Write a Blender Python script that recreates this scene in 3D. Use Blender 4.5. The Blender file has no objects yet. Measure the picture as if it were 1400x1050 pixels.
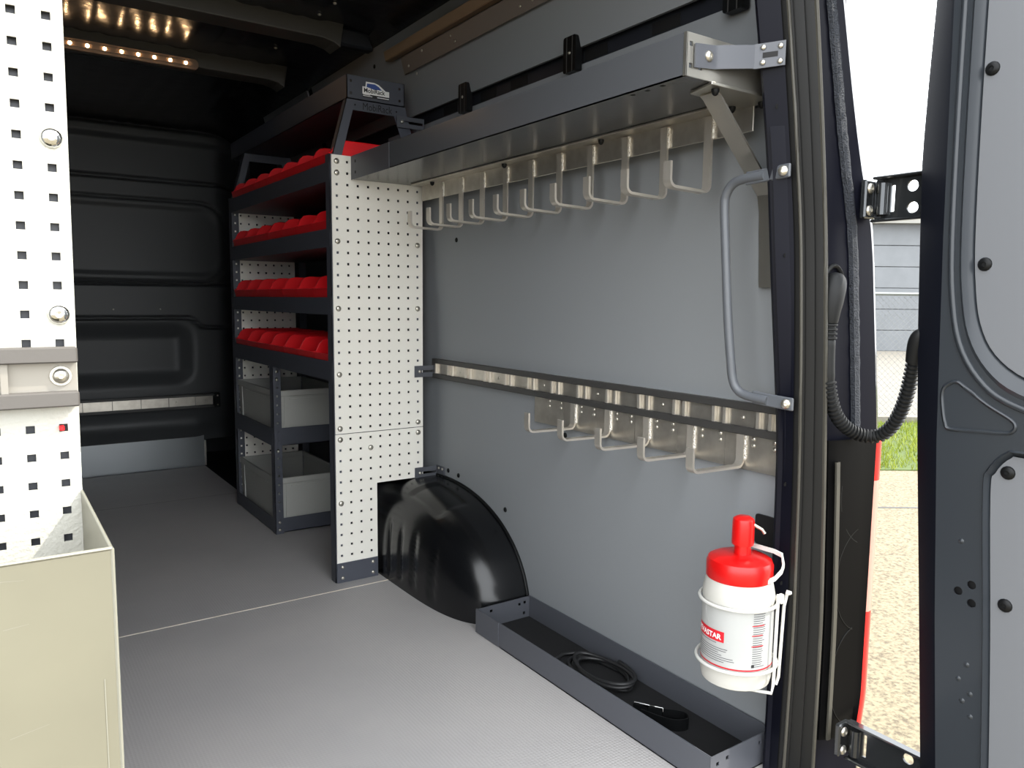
import bpy, math, random
from mathutils import Vector, Matrix
from mathutils.geometry import tessellate_polygon
rnd = random.Random(7)
R = math.radians
SC = bpy.context.scene
COL = SC.collection

# ------------------------------------------------------------------ camera, sky, sun, exposure
CAM_Z = 1.008
yaw, pitch, roll = R(34.5218), R(-6.2315), R(.5928)
fwd = Vector((math.sin(yaw)*math.cos(pitch), math.cos(yaw)*math.cos(pitch), math.sin(pitch)))
rt = Vector((math.cos(yaw), -math.sin(yaw), 0)); up = rt.cross(fwd)
rt2 = rt*math.cos(roll) + up*math.sin(roll); up2 = -rt*math.sin(roll) + up*math.cos(roll)
cam_d = bpy.data.cameras.new('camera'); cam = bpy.data.objects.new('camera', cam_d); COL.objects.link(cam)
cam_d.sensor_fit = 'HORIZONTAL'; cam_d.sensor_width = 36; cam_d.lens = 36*1050/1400
cam_d.clip_start = .02; cam_d.clip_end = 300
m = Matrix((rt2, up2, -fwd)).transposed().to_4x4(); m.translation = Vector((0, 0, CAM_Z)); cam.matrix_world = m
SC.camera = cam

W = bpy.data.worlds.new('sky'); SC.world = W; W.use_nodes = True
bg = W.node_tree.nodes['Background']
bg.inputs[0].default_value = (.93, .965, 1.0, 1); bg.inputs[1].default_value = 5.0

sun_d = bpy.data.lights.new('sun', 'SUN'); sun = bpy.data.objects.new('sun', sun_d); COL.objects.link(sun)
sun_d.energy = 5.5; sun_d.angle = R(.7); sun_d.color = (1, .95, .84)
sun.location = (4, -4, 8)
sun.rotation_euler = Vector((-1.28, 1, -1.8)).to_track_quat('-Z', 'Y').to_euler()

SC.view_settings.view_transform = 'Standard'; SC.view_settings.look = 'None'
SC.view_settings.exposure = 0.0; SC.view_settings.gamma = 1; SC.view_settings.use_curve_mapping = False

# ------------------------------------------------------------------ materials
def lin(c):
    c /= 255
    return c/12.92 if c <= .04045 else ((c+.055)/1.055)**2.4
def rgb(r, g, b): return (lin(r), lin(g), lin(b), 1)

def mat(name, col, rough=.5, metal=0., bump=None, vary=None, spec=.5, coat=0., emit=None, alpha=None, trans=0., rvary=None, vor=None):
    mt = bpy.data.materials.new(name); mt.use_nodes = True
    nt = mt.node_tree; b = nt.nodes['Principled BSDF']
    b.inputs['Base Color'].default_value = rgb(*col)
    b.inputs['Roughness'].default_value = rough; b.inputs['Metallic'].default_value = metal
    b.inputs['Specular IOR Level'].default_value = spec
    if coat: b.inputs['Coat Weight'].default_value = coat; b.inputs['Coat Roughness'].default_value = .08
    if trans: b.inputs['Transmission Weight'].default_value = trans
    if emit:
        b.inputs['Emission Color'].default_value = rgb(*emit[0]); b.inputs['Emission Strength'].default_value = emit[1]
    tc = nt.nodes.new('ShaderNodeTexCoord')
    if bump:   # (scale, strength, distance)
        n = nt.nodes.new('ShaderNodeTexNoise'); n.inputs['Scale'].default_value = bump[0]; n.inputs['Detail'].default_value = 3
        bp = nt.nodes.new('ShaderNodeBump'); bp.inputs['Strength'].default_value = bump[1]; bp.inputs['Distance'].default_value = bump[2]
        nt.links.new(tc.outputs['Object'], n.inputs['Vector']); nt.links.new(n.outputs['Fac'], bp.inputs['Height'])
        nt.links.new(bp.outputs['Normal'], b.inputs['Normal'])
    if vor:    # dimple texture
        n = nt.nodes.new('ShaderNodeTexVoronoi'); n.inputs['Scale'].default_value = vor[0]; n.inputs['Randomness'].default_value = vor[3]
        bp = nt.nodes.new('ShaderNodeBump'); bp.inputs['Strength'].default_value = vor[1]; bp.inputs['Distance'].default_value = vor[2]
        nt.links.new(tc.outputs['Object'], n.inputs['Vector']); nt.links.new(n.outputs['Distance'], bp.inputs['Height'])
        nt.links.new(bp.outputs['Normal'], b.inputs['Normal'])
    if vary:   # (scale, second colour[, detail, contrast lo, hi])
        n = nt.nodes.new('ShaderNodeTexNoise'); n.inputs['Scale'].default_value = vary[0]; n.inputs['Detail'].default_value = 6
        rp = nt.nodes.new('ShaderNodeValToRGB')
        lo, hi = (vary[2], vary[3]) if len(vary) > 2 else (.35, .65)
        rp.color_ramp.elements[0].position = lo; rp.color_ramp.elements[1].position = hi
        rp.color_ramp.elements[0].color = rgb(*col); rp.color_ramp.elements[1].color = rgb(*vary[1])
        nt.links.new(tc.outputs['Object'], n.inputs['Vector']); nt.links.new(n.outputs['Fac'], rp.inputs['Fac'])
        nt.links.new(rp.outputs['Color'], b.inputs['Base Color'])
    if rvary:
        n = nt.nodes.new('ShaderNodeTexNoise'); n.inputs['Scale'].default_value = rvary[0]
        mr = nt.nodes.new('ShaderNodeMapRange'); mr.inputs['To Min'].default_value = rvary[1]; mr.inputs['To Max'].default_value = rvary[2]
        nt.links.new(tc.outputs['Object'], n.inputs['Vector']); nt.links.new(n.outputs['Fac'], mr.inputs['Value'])
        nt.links.new(mr.outputs['Result'], b.inputs['Roughness'])
    return mt

MT = dict(
 lining = mat('grey_lining', (134, 137, 140), .55, bump=(900, .08, .001), spec=.3),
 floor = mat('grey_textured_floor', (184, 180, 178), .5, vor=(125, .55, .0018, .12), spec=.45, vary=(2.2, (175, 172, 171))),
 seam = mat('pale_seam', (250, 240, 224), .6),
 paint = mat('black_van_paint', (17, 18, 27), .34, spec=.12),
 paint_dull = mat('black_primer', (26, 29, 36), .5),
 door_paint = mat('graphite_door_paint', (44, 48, 53), .32, spec=.4, coat=.15),
 corner_paint = mat('gloss_corner_paint', (16, 18, 24), .16, spec=.6, coat=1.),
 edge_paint = mat('door_edge_paint', (24, 26, 34), .5, spec=.03),
 lamp_housing = mat('lamp_housing', (8, 8, 9), .4, spec=.1),
 bulk = mat('bulkhead_black', (66, 68, 70), .45, spec=.4),
 rib = mat('roof_rib', (62, 60, 56), .45),
 roof = mat('roof_black', (24, 26, 32), .22, bump=(14, .12, .02)),
 kick = mat('kick_steel', (150, 154, 156), .3, metal=.8),
 charcoal = mat('charcoal_powder', (72, 75, 84), .45, bump=(700, .25, .0008)),
 tray = mat('slate_powder', (80, 82, 88), .42, bump=(500, .08, .0006)),
 shelf = mat('slate_shelf', (84, 86, 90), .24, bump=(260, .10, .0006)),
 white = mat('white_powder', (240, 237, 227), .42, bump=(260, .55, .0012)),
 white_near = mat('white_orange_peel_dimmed', (196, 194, 184), .45, bump=(170, .9, .0016), spec=.3),  # white lowered in colour to offset the full sun on this panel
 zinc = mat('zinc', (196, 192, 182), .3, metal=.9),
 chrome = mat('bright_steel', (215, 215, 212), .12, metal=1.),
 alu = mat('mill_aluminium', (205, 200, 190), .33, metal=.85, vary=(30, (190, 184, 174))),
 alu_near = mat('aluminium_dimmed_for_sun', (150, 145, 136), .45, metal=.4),  # darker copy of the aluminium, offsets direct sun on the near rail
 hook = mat('hook_steel', (206, 200, 190), .34, metal=.7),
 weld = mat('weld_steel', (232, 228, 220), .25, metal=.7, bump=(400, 1., .002)),
 rubber = mat('black_rubber', (26, 26, 27), .6, bump=(60, .3, .002)),
 rail_edge = mat('rail_edge', (58, 57, 56), .5, bump=(90, .3, .001)),
 rail_edge_near = mat('rail_edge_near', (92, 88, 84), .5, bump=(60, .3, .001)),
 arch = mat('arch_black', (14, 15, 17), .24, spec=.5, bump=(300, .04, .0006)),
 red = mat('red_plastic', (232, 26, 34), .32, spec=.5),
 red_bright = mat('red_lid', (196, 14, 14), .3, spec=.5),
 euro = mat('grey_box', (176, 176, 170), .5),
 bottle = mat('white_bottle', (196, 194, 187), .38),
 label = mat('label_paper', (176, 177, 175), .5),
 label_alt = mat('label_facet', (190, 190, 188), .5),
 label_red = mat('label_red', (205, 22, 38), .5),
 print_dark = mat('print_grey', (88, 88, 92), .6),
 print_black = mat('print_black', (35, 35, 38), .6),
 print_white = mat('print_white', (240, 240, 238), .6),
 print_blue = mat('print_blue', (60, 84, 150), .4),
 wire = mat('white_wire', (204, 203, 198), .35),
 handle = mat('handle_grey', (88, 91, 96), .38),
 mat_black = mat('anti_slip_mat', (17, 17, 19), .85, bump=(600, .5, .001)),
 cable = mat('cable_black', (34, 34, 35), .45),
 dark = mat('dark_hole', (6, 6, 7), .7),
 plastic = mat('black_plastic', (15, 16, 17), .42, spec=.22),
 conduit = mat('conduit_black', (22, 23, 24), .55, spec=.3),
 seal = mat('door_seal_rubber', (24, 24, 24), .42, spec=.22),
 seal_hi = mat('seal_lip', (66, 64, 58), .4),
 sealer = mat('seam_sealer', (34, 38, 46), .7, bump=(300, 1., .004)),
 lens_red = mat('red_lens', (214, 16, 20), .12, spec=.6, coat=.5),
 lens_clear = mat('clear_lens', (206, 146, 132), .15, coat=.5, bump=(120, .3, .002)),
 hinge = mat('hinge_black_gloss', (60, 62, 64), .12, metal=.6, coat=.5),
 panel_door = mat('door_lining', (106, 108, 112), .5),
 metal_bin = mat('galvanised_sheet', (118, 115, 100), .40, metal=.1, vary=(5, (124, 121, 105)), rvary=(8, .3, .45)),
 bin_edge = mat('bin_edge', (136, 134, 122), .4),
 batten = mat('batten', (128, 106, 84), .5),
 track_grey = mat('batten_track', (112, 104, 98), .45),
 led = mat('led_on', (255, 226, 180), .4, emit=((255, 206, 150), 70.)),
 led_case = mat('led_case', (120, 100, 84), .25, spec=.6),
 concrete = mat('exposed_aggregate', (130, 121, 100), .85, spec=.2, bump=(60, .5, .01), vary=(55, (92, 83, 70), .42, .66)),
 kerb = mat('kerb', (124, 119, 110), .8, vary=(8, (108, 102, 92))),
 soil = mat('soil', (70, 84, 36), .9),
 grass = mat('grass_blade', (104, 120, 18), .7, vary=(4, (130, 138, 34))),
 shed = mat('shed_wall', (112, 115, 118), .6, vary=(2, (106, 109, 112))),
 fascia = mat('shed_fascia', (132, 131, 125), .6),
 shed_roof = mat('shed_roof', (180, 178, 170), .6),
 galv = mat('galvanised_wire', (122, 124, 124), .45, metal=.5),
 road_pale = mat('yard_concrete', (116, 111, 102), .85, vary=(3, (108, 103, 94))),
)

# ------------------------------------------------------------------ mesh builder
class M:
    def __init__(s): s.v = []; s.f = []
    def add(s, vs, fs):
        n = len(s.v); s.v += [tuple(p) for p in vs]; s.f += [tuple(i+n for i in f) for f in fs]; return s
    def box(s, x0, y0, z0, x1, y1, z1):
        x0, x1 = sorted((x0, x1)); y0, y1 = sorted((y0, y1)); z0, z1 = sorted((z0, z1))
        return s.add([(x0,y0,z0),(x1,y0,z0),(x1,y1,z0),(x0,y1,z0),(x0,y0,z1),(x1,y0,z1),(x1,y1,z1),(x0,y1,z1)],
                     [(0,3,2,1),(4,5,6,7),(0,1,5,4),(1,2,6,5),(2,3,7,6),(3,0,4,7)])
    def hexa(s, p):   # 8 corners: bottom loop then top loop
        return s.add(p, [(0,3,2,1),(4,5,6,7),(0,1,5,4),(1,2,6,5),(2,3,7,6),(3,0,4,7)])
    def prism(s, poly, a0, a1, fn):
        """2-D polygon (or list of loops, first outer) extruded from a0 to a1; fn(u, v, a) -> xyz"""
        loops = poly if isinstance(poly[0][0], (tuple, list)) else [poly]
        tris = tessellate_polygon([[Vector((u, v, 0)) for u, v in lp] for lp in loops])
        flat = [p for lp in loops for p in lp]; n = len(flat)
        vs = [fn(u, v, a0) for u, v in flat] + [fn(u, v, a1) for u, v in flat]
        fs = [tuple(t) for t in tris] + [tuple(i+n for i in reversed(t)) for t in tris]
        k = 0
        for lp in loops:
            L = len(lp)
            for i in range(L):
                a, b = k+i, k+(i+1) % L
                fs.append((a, b, b+n, a+n))
            k += L
        return s.add(vs, fs)
    def tube(s, pts, r, n=8, closed=False, flat=None):
        pts = [Vector(p) for p in pts]; N = len(pts)
        rs = r if isinstance(r, (list, tuple)) else [r]*N
        vs = []; fs = []; prev = None
        for i, p in enumerate(pts):
            if closed: t = pts[(i+1) % N]-pts[i-1]
            else: t = pts[min(i+1, N-1)]-pts[max(i-1, 0)]
            t.normalize()
            if prev is None:
                a = Vector((0, 0, 1)) if abs(t.z) < .9 else Vector((1, 0, 0))
                u = t.cross(a).normalized()
            else:
                u = (prev - t*prev.dot(t)).normalized()
            prev = u; w = t.cross(u)
            for k in range(n):
                an = 2*math.pi*k/n
                vs.append(p + (u*math.cos(an)+w*math.sin(an))*rs[i])
        for i in range(N if closed else N-1):
            j = (i+1) % N
            for k in range(n):
                k2 = (k+1) % n
                fs.append((i*n+k, i*n+k2, j*n+k2, j*n+k))
        if not closed:
            fs.append(tuple(reversed(range(n)))); fs.append(tuple((N-1)*n+k for k in range(n)))
        return s.add(vs, fs)
    def strip(s, pts, wdir, w, tdir_fn, th):
        """flat bar swept along pts: width w along wdir (fixed), thickness th along the in-plane normal"""
        pts = [Vector(p) for p in pts]; wd = Vector(wdir).normalized(); N = len(pts); vs = []; fs = []
        for i, p in enumerate(pts):
            t = (pts[min(i+1, N-1)]-pts[max(i-1, 0)]).normalized()
            nn = wd.cross(t).normalized()
            for a, b in ((-1,-1),(1,-1),(1,1),(-1,1)):
                vs.append(p + wd*(a*w/2) + nn*(b*th/2))
        for i in range(N-1):
            for k in range(4):
                k2 = (k+1) % 4
                fs.append((i*4+k, i*4+k2, (i+1)*4+k2, (i+1)*4+k))
        fs.append((3,2,1,0)); fs.append(tuple((N-1)*4+k for k in range(4)))
        return s.add(vs, fs)
    def lathe(s, prof, c, n=32, a0=0, a1=2*math.pi, axis='z', sgn=1):
        vs = []; full = abs(a1-a0-2*math.pi) < 1e-6; cols = n if full else n+1
        for r, h in prof:
            for k in range(cols):
                a = a0+(a1-a0)*k/n; u, v = r*math.cos(a), r*math.sin(a)
                if axis == 'z': p = (c[0]+u, c[1]+v, c[2]+h*sgn)
                elif axis == 'y': p = (c[0]+u, c[1]+h*sgn, c[2]+v)
                else: p = (c[0]+h*sgn, c[1]+u, c[2]+v)
                vs.append(p)
        fs = []
        for i in range(len(prof)-1):
            for k in range(n):
                k2 = (k+1) % cols
                fs.append((i*cols+k, i*cols+k2, (i+1)*cols+k2, (i+1)*cols+k))
        return s.add(vs, fs)
    def sheet(s, rows):
        n = len(rows[0]); vs = [p for r in rows for p in r]; fs = []
        for i in range(len(rows)-1):
            for k in range(n-1):
                fs.append((i*n+k, i*n+k+1, (i+1)*n+k+1, (i+1)*n+k))
        return s.add(vs, fs)
    def grid(s, us, vs_, solid, t, fn):
        """plate of grid cells with missing cells (holes), thickness t; fn(u,v,w)->xyz, w in 0..t"""
        nu, nv = len(us), len(vs_); idx = {}; V = []; F = []
        def vid(i, j, w):
            k = (i, j, w)
            if k not in idx: idx[k] = len(V); V.append(fn(us[i], vs_[j], t*w))
            return idx[k]
        ok = lambda i, j: 0 <= i < nu-1 and 0 <= j < nv-1 and solid(i, j)
        for i in range(nu-1):
            for j in range(nv-1):
                if not ok(i, j): continue
                F.append((vid(i,j,0), vid(i+1,j,0), vid(i+1,j+1,0), vid(i,j+1,0)))
                F.append((vid(i,j,1), vid(i,j+1,1), vid(i+1,j+1,1), vid(i+1,j,1)))
                if not ok(i-1, j): F.append((vid(i,j,0), vid(i,j+1,0), vid(i,j+1,1), vid(i,j,1)))
                if not ok(i+1, j): F.append((vid(i+1,j+1,0), vid(i+1,j,0), vid(i+1,j,1), vid(i+1,j+1,1)))
                if not ok(i, j-1): F.append((vid(i+1,j,0), vid(i,j,0), vid(i,j,1), vid(i+1,j,1)))
                if not ok(i, j+1): F.append((vid(i,j+1,0), vid(i+1,j+1,0), vid(i+1,j+1,1), vid(i,j+1,1)))
        return s.add(V, F)
    def perf(s, u0, u1, v0, v1, hu, hv, hs, t, fn, skip=(), cut=None):
        """perforated plate: square holes of half size hs at hu x hv; skip = set of (a,b) without hole; cut(u,v) removes area"""
        U = sorted(set([u0, u1] + [round(h+d, 5) for h in hu for d in (-hs, hs)]))
        Vv = [v0, v1] + [round(h+d, 5) for h in hv for d in (-hs, hs)]
        if cut: U = sorted(set(U + cut[1])); Vv += cut[2]
        Vv = sorted(set(Vv))
        def solid(i, j):
            u = (U[i]+U[i+1])/2; v = (Vv[j]+Vv[j+1])/2
            if cut and cut[0](u, v): return False
            for a, h in enumerate(hu):
                if abs(u-h) < hs:
                    for b, k in enumerate(hv):
                        if abs(v-k) < hs: return (a, b) in skip
            return True
        return s.grid(U, Vv, solid, t, fn)

WP = {}
def mesh_of(name, mb, origin=(0, 0, 0), smooth=None):
    o = Vector(origin)
    me = bpy.data.meshes.new(name)
    me.from_pydata([tuple(Vector(p)-o) for p in mb.v], [], mb.f); me.update()
    import bmesh
    bm = bmesh.new(); bm.from_mesh(me); bmesh.ops.recalc_face_normals(bm, faces=bm.faces); bm.to_mesh(me); bm.free()
    if smooth is not None:
        me.shade_smooth(); me.set_sharp_from_angle(angle=R(smooth))
    return me
def link(name, me, parent=None, at=None, rot=None):
    o = bpy.data.objects.new(name, me); COL.objects.link(o)
    if parent:
        o.parent = parent; base = WP[parent]
    else: base = Vector((0, 0, 0))
    at = Vector(at) if at is not None else base.copy()
    o.location = at - base; WP[o] = at
    if rot: o.rotation_euler = rot
    return o
def obj(name, mb, mt, parent=None, smooth=None, bev=0, origin=None, segs=1):
    org = Vector(origin) if origin is not None else (WP[parent].copy() if parent else None)
    if org is None:
        n = len(mb.v); org = Vector((sum(p[0] for p in mb.v)/n, sum(p[1] for p in mb.v)/n, min(p[2] for p in mb.v)))
    me = mesh_of(name, mb, org, smooth); me.materials.append(MT[mt] if isinstance(mt, str) else mt)
    o = link(name, me, parent, org)
    if bev:
        b = o.modifiers.new('bevel', 'BEVEL'); b.width = bev; b.segments = segs; b.limit_method = 'ANGLE'; b.angle_limit = R(40)
    return o
def thing(name, label, cat, loc, group=None):
    o = bpy.data.objects.new(name, None); COL.objects.link(o); o.location = loc; WP[o] = Vector(loc)
    o.empty_display_size = .05
    o['label'] = label; o['category'] = cat
    if group: o['group'] = group
    return o
def tag(o, label, cat, group=None):
    o['label'] = label; o['category'] = cat
    if group: o['group'] = group
    return o
def struct(name, loc=(0, 0, 0)):
    o = bpy.data.objects.new(name, None); COL.objects.link(o); o.location = loc; WP[o] = Vector(loc); o['kind'] = 'structure'; return o
def sstruct(o): o['kind'] = 'structure'; return o

def spline(pts, n=8, closed=False):
    P = [Vector(p) for p in pts]; N = len(P); out = []
    for i in range(N if closed else N-1):
        g = (lambda k: P[k % N]) if closed else (lambda k: P[max(0, min(N-1, k))])
        p0, p1, p2, p3 = g(i-1), g(i), g(i+1), g(i+2)
        for k in range(n):
            t = k/n
            out.append(.5*((2*p1)+(p2-p0)*t+(2*p0-5*p1+4*p2-p3)*t*t+(3*p1-p0-3*p2+p3)*t**3))
    if not closed: out.append(P[-1])
    return out
def rrect(u0, v0, u1, v1, r, n=5):
    out = []
    for cu, cv, a in ((u1-r, v0+r, -90), (u1-r, v1-r, 0), (u0+r, v1-r, 90), (u0+r, v0+r, 180)):
        for k in range(n+1):
            t = R(a+90*k/n); out.append((cu+r*math.cos(t), cv+r*math.sin(t)))
    return out
def circ(u, v, r, n=16): return [(u+r*math.cos(2*math.pi*k/n), v+r*math.sin(2*math.pi*k/n)) for k in range(n)]
def interp(z, tab):
    tab = sorted(tab)
    if z <= tab[0][0]: return tab[0][1]
    for (a, b), (c, d) in zip(tab, tab[1:]):
        if z <= c: return b+(d-b)*(z-a)/(c-a)
    return tab[-1][1]
def text_mb(body, size, fn, align='LEFT', offset=0):
    cu = bpy.data.curves.new('writing', 'FONT'); cu.body = body; cu.size = size; cu.align_x = align; cu.offset = offset; cu.resolution_u = 3
    o = bpy.data.objects.new('writing', cu); COL.objects.link(o)
    me = o.to_mesh(); mb = M().add([fn(v.co.x, v.co.y) for v in me.vertices], [tuple(p.vertices) for p in me.polygons])
    o.to_mesh_clear(); bpy.data.objects.remove(o); bpy.data.curves.remove(cu)
    return mb

# shared small hardware, each a mesh about its own origin; local -Y is the way the head faces
def bolt_mesh(name, r, h, mt='zinc'):
    mb = M().lathe([(r*1.0, 0), (r, h*.25), (r*.88, h*.62), (r*.6, h*.88), (r*.34, h), (r*.3, h*.72), (0.0001, h*.70)], (0, 0, 0), 14, axis='y', sgn=-1)
    me = mesh_of(name, mb, smooth=50); me.materials.append(MT[mt]); return me
BOLT = bolt_mesh('bolt', .010, .006); BOLT_S = bolt_mesh('bolt', .0065, .005); SCREW = bolt_mesh('screw', .005, .003)
BOLT_BIG = bolt_mesh('bolt', .0135, .009, 'chrome'); NUT = bolt_mesh('nut', .0075, .012, 'plastic')
PLUG = bolt_mesh('plug', .0085, .004, 'plastic'); PLUG_DOOR = bolt_mesh('plug', .0115, .005, 'plastic')
FACE_MX = (0, 0, R(-90))      # heads looking to -X
FACE_DN = (R(90), 0, 0)       # heads looking down
def put(me, name, parent, at, rot=None): return link(name, me, parent, at, rot)

# ------------------------------------------------------------------ van shell
WX = 1.392; FY0 = .93; BY = 4.80; LX = -.46
fl = struct('floor')
obj('subfloor', M().box(LX-.06, FY0-.02, -.09, 1.50, BY+.55, -.014), 'paint_dull', fl)
obj('floor_panel', M().box(LX, FY0, -.012, WX+.002, 2.4545, 0), 'floor', fl)
obj('floor_panel', M().box(LX, 2.4585, -.012, WX+.002, 4.018, 0), 'floor', fl)
obj('floor_panel', M().box(LX, 4.021, -.012, 1.055, BY-.02, 0), 'floor', fl)
obj('seam_strip', M().box(LX, 2.4540, -.012, WX, 2.4590, .0008), 'seam', fl)
obj('seam_strip', M().box(LX, 4.0179, -.012, WX, 4.0211, .0002), 'rail_edge_near', fl)

wr = struct('wall_right')
obj('body_skin', M().box(1.44, .96, -.09, 1.47, BY+.55, 2.06), 'paint_dull', wr)
def wall_x(z): return interp(z, [(0, 1.392), (.85, 1.392), (1.41, 1.362), (1.65, 1.345), (2, 1.30)])
lp_ = M(); zs_ = [0, .3, .6, .85, 1.0, 1.13, 1.27, 1.41, 1.53, 1.632]
prof_ = [(wall_x(z), z) for z in zs_] + [(wall_x(z)+.009, z) for z in reversed(zs_)]
obj('lining_panel', lp_.prism(prof_, .985, 2.83, lambda u, v, a: (u, a, v)), 'lining', wr, smooth=30)
def upper(u, v, a): return (1.335-.27*(v-1.67)+a, u, v)
obj('upper_lining_panel', M().prism([(.95, 1.672), (3.44, 1.672), (3.44, 1.972), (.95, 1.972)], 0, .009, upper), 'lining', wr, bev=.001)
obj('upper_lining_panel', M().prism([(3.50, 1.672), (4.15, 1.672), (4.15, 1.972), (3.50, 1.972)], 0, .009, upper), 'lining', wr, bev=.001)
for y, z in ((2.345, 1.214), (2.434, .378), (2.36, .374), (2.055, .318), (1.745, .615)): put(PLUG, 'plug', wr, (wall_x(z), y, z), FACE_MX)
for y, z in ((2.655, 1.908), (2.50, 1.795)): put(SCREW, 'screw', wr, (upper(0, z, 0)[0], y, z), FACE_MX)
put(PLUG, 'plug', wr, (upper(0, 1.885, 0)[0], 2.80, 1.885), FACE_MX)

tr = sstruct(obj('trim_1', M().box(1.3565, .97, 1.60, 1.361, 4.2, 1.70), 'paint_dull'))
for y in (1.35, 1.60, 1.95, 2.12, 2.36, 2.62): obj('slot', M().box(1.3555, y-.045, 1.64, 1.3575, y+.045, 1.668), 'dark', tr)
tr2 = sstruct(obj('trim_2', M().box(1.40, 2.85, .2, 1.44, 3.0, 1.60), 'paint_dull'))

lw = struct('wall_left')
obj('body_skin', M().box(LX-.06, FY0, -.09, LX-.03, BY+.55, 2.06), 'paint_dull', lw)
obj('lining_panel', M().box(LX-.009, FY0+.02, 0, LX, 3.9, 1.63), 'lining', lw)

# roof skin with pressed corrugations, ribs across the van, cove to the right
ce = struct('ceiling')
rows = []
for i in range(61):
    y = FY0 + (BY+.55-FY0)*i/60; row = []
    for k in range(71):
        x = LX-.06 + (1.50-LX+.06)*k/70
        z = 1.958 + .006*math.cos(x*2*math.pi/.16)**8
        if x > 1.05: z = 1.964 - .5*(x-1.05)**2
        row.append((x, y, z))
    rows.append(row)
obj('roof_skin', M().sheet(rows), 'roof', ce, smooth=60)
obj('roof_outer', M().box(LX-.08, FY0-.03, 2.05, 1.50, BY+.60, 2.08), 'paint_dull', ce)
def rib(y0, w, zb):
    prof = [(LX, zb), (1.02, zb), (1.06, zb-.008), (1.085, zb-.022), (1.10, zb+.07), (LX, zb+.07)]
    return M().prism(prof, y0, y0+w, lambda u, v, a: (u, a, v))
for y, zb in ((2.02, 1.912), (2.66, 1.905), (3.27, 1.900)): obj('roof_rib', rib(y, .10, zb), 'rib', ce, bev=.003, segs=2)
obj('rear_header', M().box(LX-.05, FY0-.04, 1.93, 1.40, FY0+.06, 2.06), 'paint', ce, bev=.01)
cove = M().prism([(1.255, 1.985), (1.20, 1.975), (1.262, 1.958), (1.40, 1.955), (1.40, 2.05)], .96, 4.3, lambda u, v, a: (u, a, v))
obj('roof_rail', cove, 'paint_dull', ce)
for y in (2.07, 2.71): obj('gusset', M().hexa([(1.09, y-.03, 1.90), (1.225, y-.03, 1.90), (1.225, y+.02, 1.90), (1.09, y+.02, 1.90), (1.06, y-.03, 1.96), (1.20, y-.03, 1.96), (1.20, y+.02, 1.96), (1.06, y+.02, 1.96)]), 'paint_dull', ce, bev=.008)
for x, y in ((.99, 2.47), (.985, 2.595), (.975, 3.03)): put(BOLT_S, 'bolt', ce, (x, y, 1.9555), FACE_DN)

# bulkhead with pressed recesses and beads
def sdr(x, z, x0, x1, z0, z1, r):
    cx, cz = (x0+x1)/2, (z0+z1)/2; qx = abs(x-cx)-(x1-x0)/2+r; qz = abs(z-cz)-(z1-z0)/2+r
    return math.hypot(max(qx, 0), max(qz, 0))+min(max(qx, qz), 0)-r
def sstep(a, b, t):
    t = max(0, min(1, (t-a)/(b-a))); return t*t*(3-2*t)
def bulk_y(x, z):
    d = 0
    s1 = sdr(x, z, -.9, 1.20, 1.125, 1.525, .13)
    d += .010*(1-sstep(-.03, .004, s1))
    d += .014*math.exp(-((s1-.03)/.008)**2)
    s2 = sdr(x, z, -.9, 1.045, .47, .875, .12)
    d += .050*(1-sstep(-.12, -.004, s2))
    gz = .885 - .058*sstep(1.0, 1.09, x)
    d += .024*math.exp(-((z-gz)/.010)**4)
    d += .022*math.exp(-((z-1.078)/.007)**4)
    d += .022*math.exp(-((z-1.665)/.010)**4)
    d += .05*sstep(1.66, 1.70, z)*0
    d -= .03*(sstep(1.86, 1.90, z)-sstep(1.93, 1.96, z))
    d += .22*sstep(1.17, 1.40, x)
    d -= .05*math.exp(-((z-.27)/.075)**2)*(1-sstep(1.0, 1.2, x))
    return BY+.02+d
rows = []
for j in range(331):
    z = .155+(2.0-.155)*j/330
    rows.append([(LX+(1.44-LX)*k/110, bulk_y(LX+(1.44-LX)*k/110, z), z) for k in range(111)])
wf = struct('wall_front')
obj('light_leak_wall', M().box(LX-.06, BY+.48, -.1, 1.5, BY+.52, 2.08), 'paint_dull', wf)  # wall added behind the bulkhead to keep stray sky light out
obj('bulkhead_panel', M().sheet(rows), 'bulk', wf, smooth=80)
obj('kick_panel', M().box(LX, BY+.010, -.05, 1.060, BY+.03, .19), 'kick', wf)
obj('kick_edge', M().box(1.060, BY-.005, 0, 1.068, BY+.02, .15), 'alu', wf)
obj('step_well', M().box(1.056, 4.02, -.3, 1.060, BY, -.013), 'paint_dull', wf)
for x in (.604, .846): put(SCREW, 'screw', wf, (x, bulk_y(x, .934), .934))

# D-pillar, rear right: pillar faces, seal channel, outer body corner
E_T = [(-.1, 1.338), (.2, 1.341), (.6, 1.336), (.73, 1.333), (1.06, 1.288), (1.26, 1.264), (1.4, 1.239), (1.56, 1.206), (1.75, 1.165), (2.0, 1.10)]
SI_T = [(-.1, 1.328), (.03, 1.335), (.35, 1.344), (.64, 1.338), (.885, 1.325), (1.14, 1.304), (1.36, 1.268), (1.555, 1.231), (1.75, 1.19), (2.0, 1.13)]
SO_T = [(-.1, 1.404), (.03, 1.407), (.35, 1.406), (.62, 1.39), (.885, 1.37), (1.14, 1.347), (1.36, 1.315), (1.557, 1.282), (1.75, 1.245), (2.0, 1.19)]
O_T = [(-.1, 1.556), (.74, 1.556), (1.16, 1.492), (1.26, 1.445), (1.40, 1.40), (1.57, 1.352), (1.75, 1.30), (2.0, 1.24)]
def soft(z, tab): return (interp(z-.06, tab)+interp(z, tab)*2+interp(z+.06, tab))/4
ZS = [-.1+.035*k for k in range(61)]
wb = struct('wall_rear')
rows = []
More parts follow.
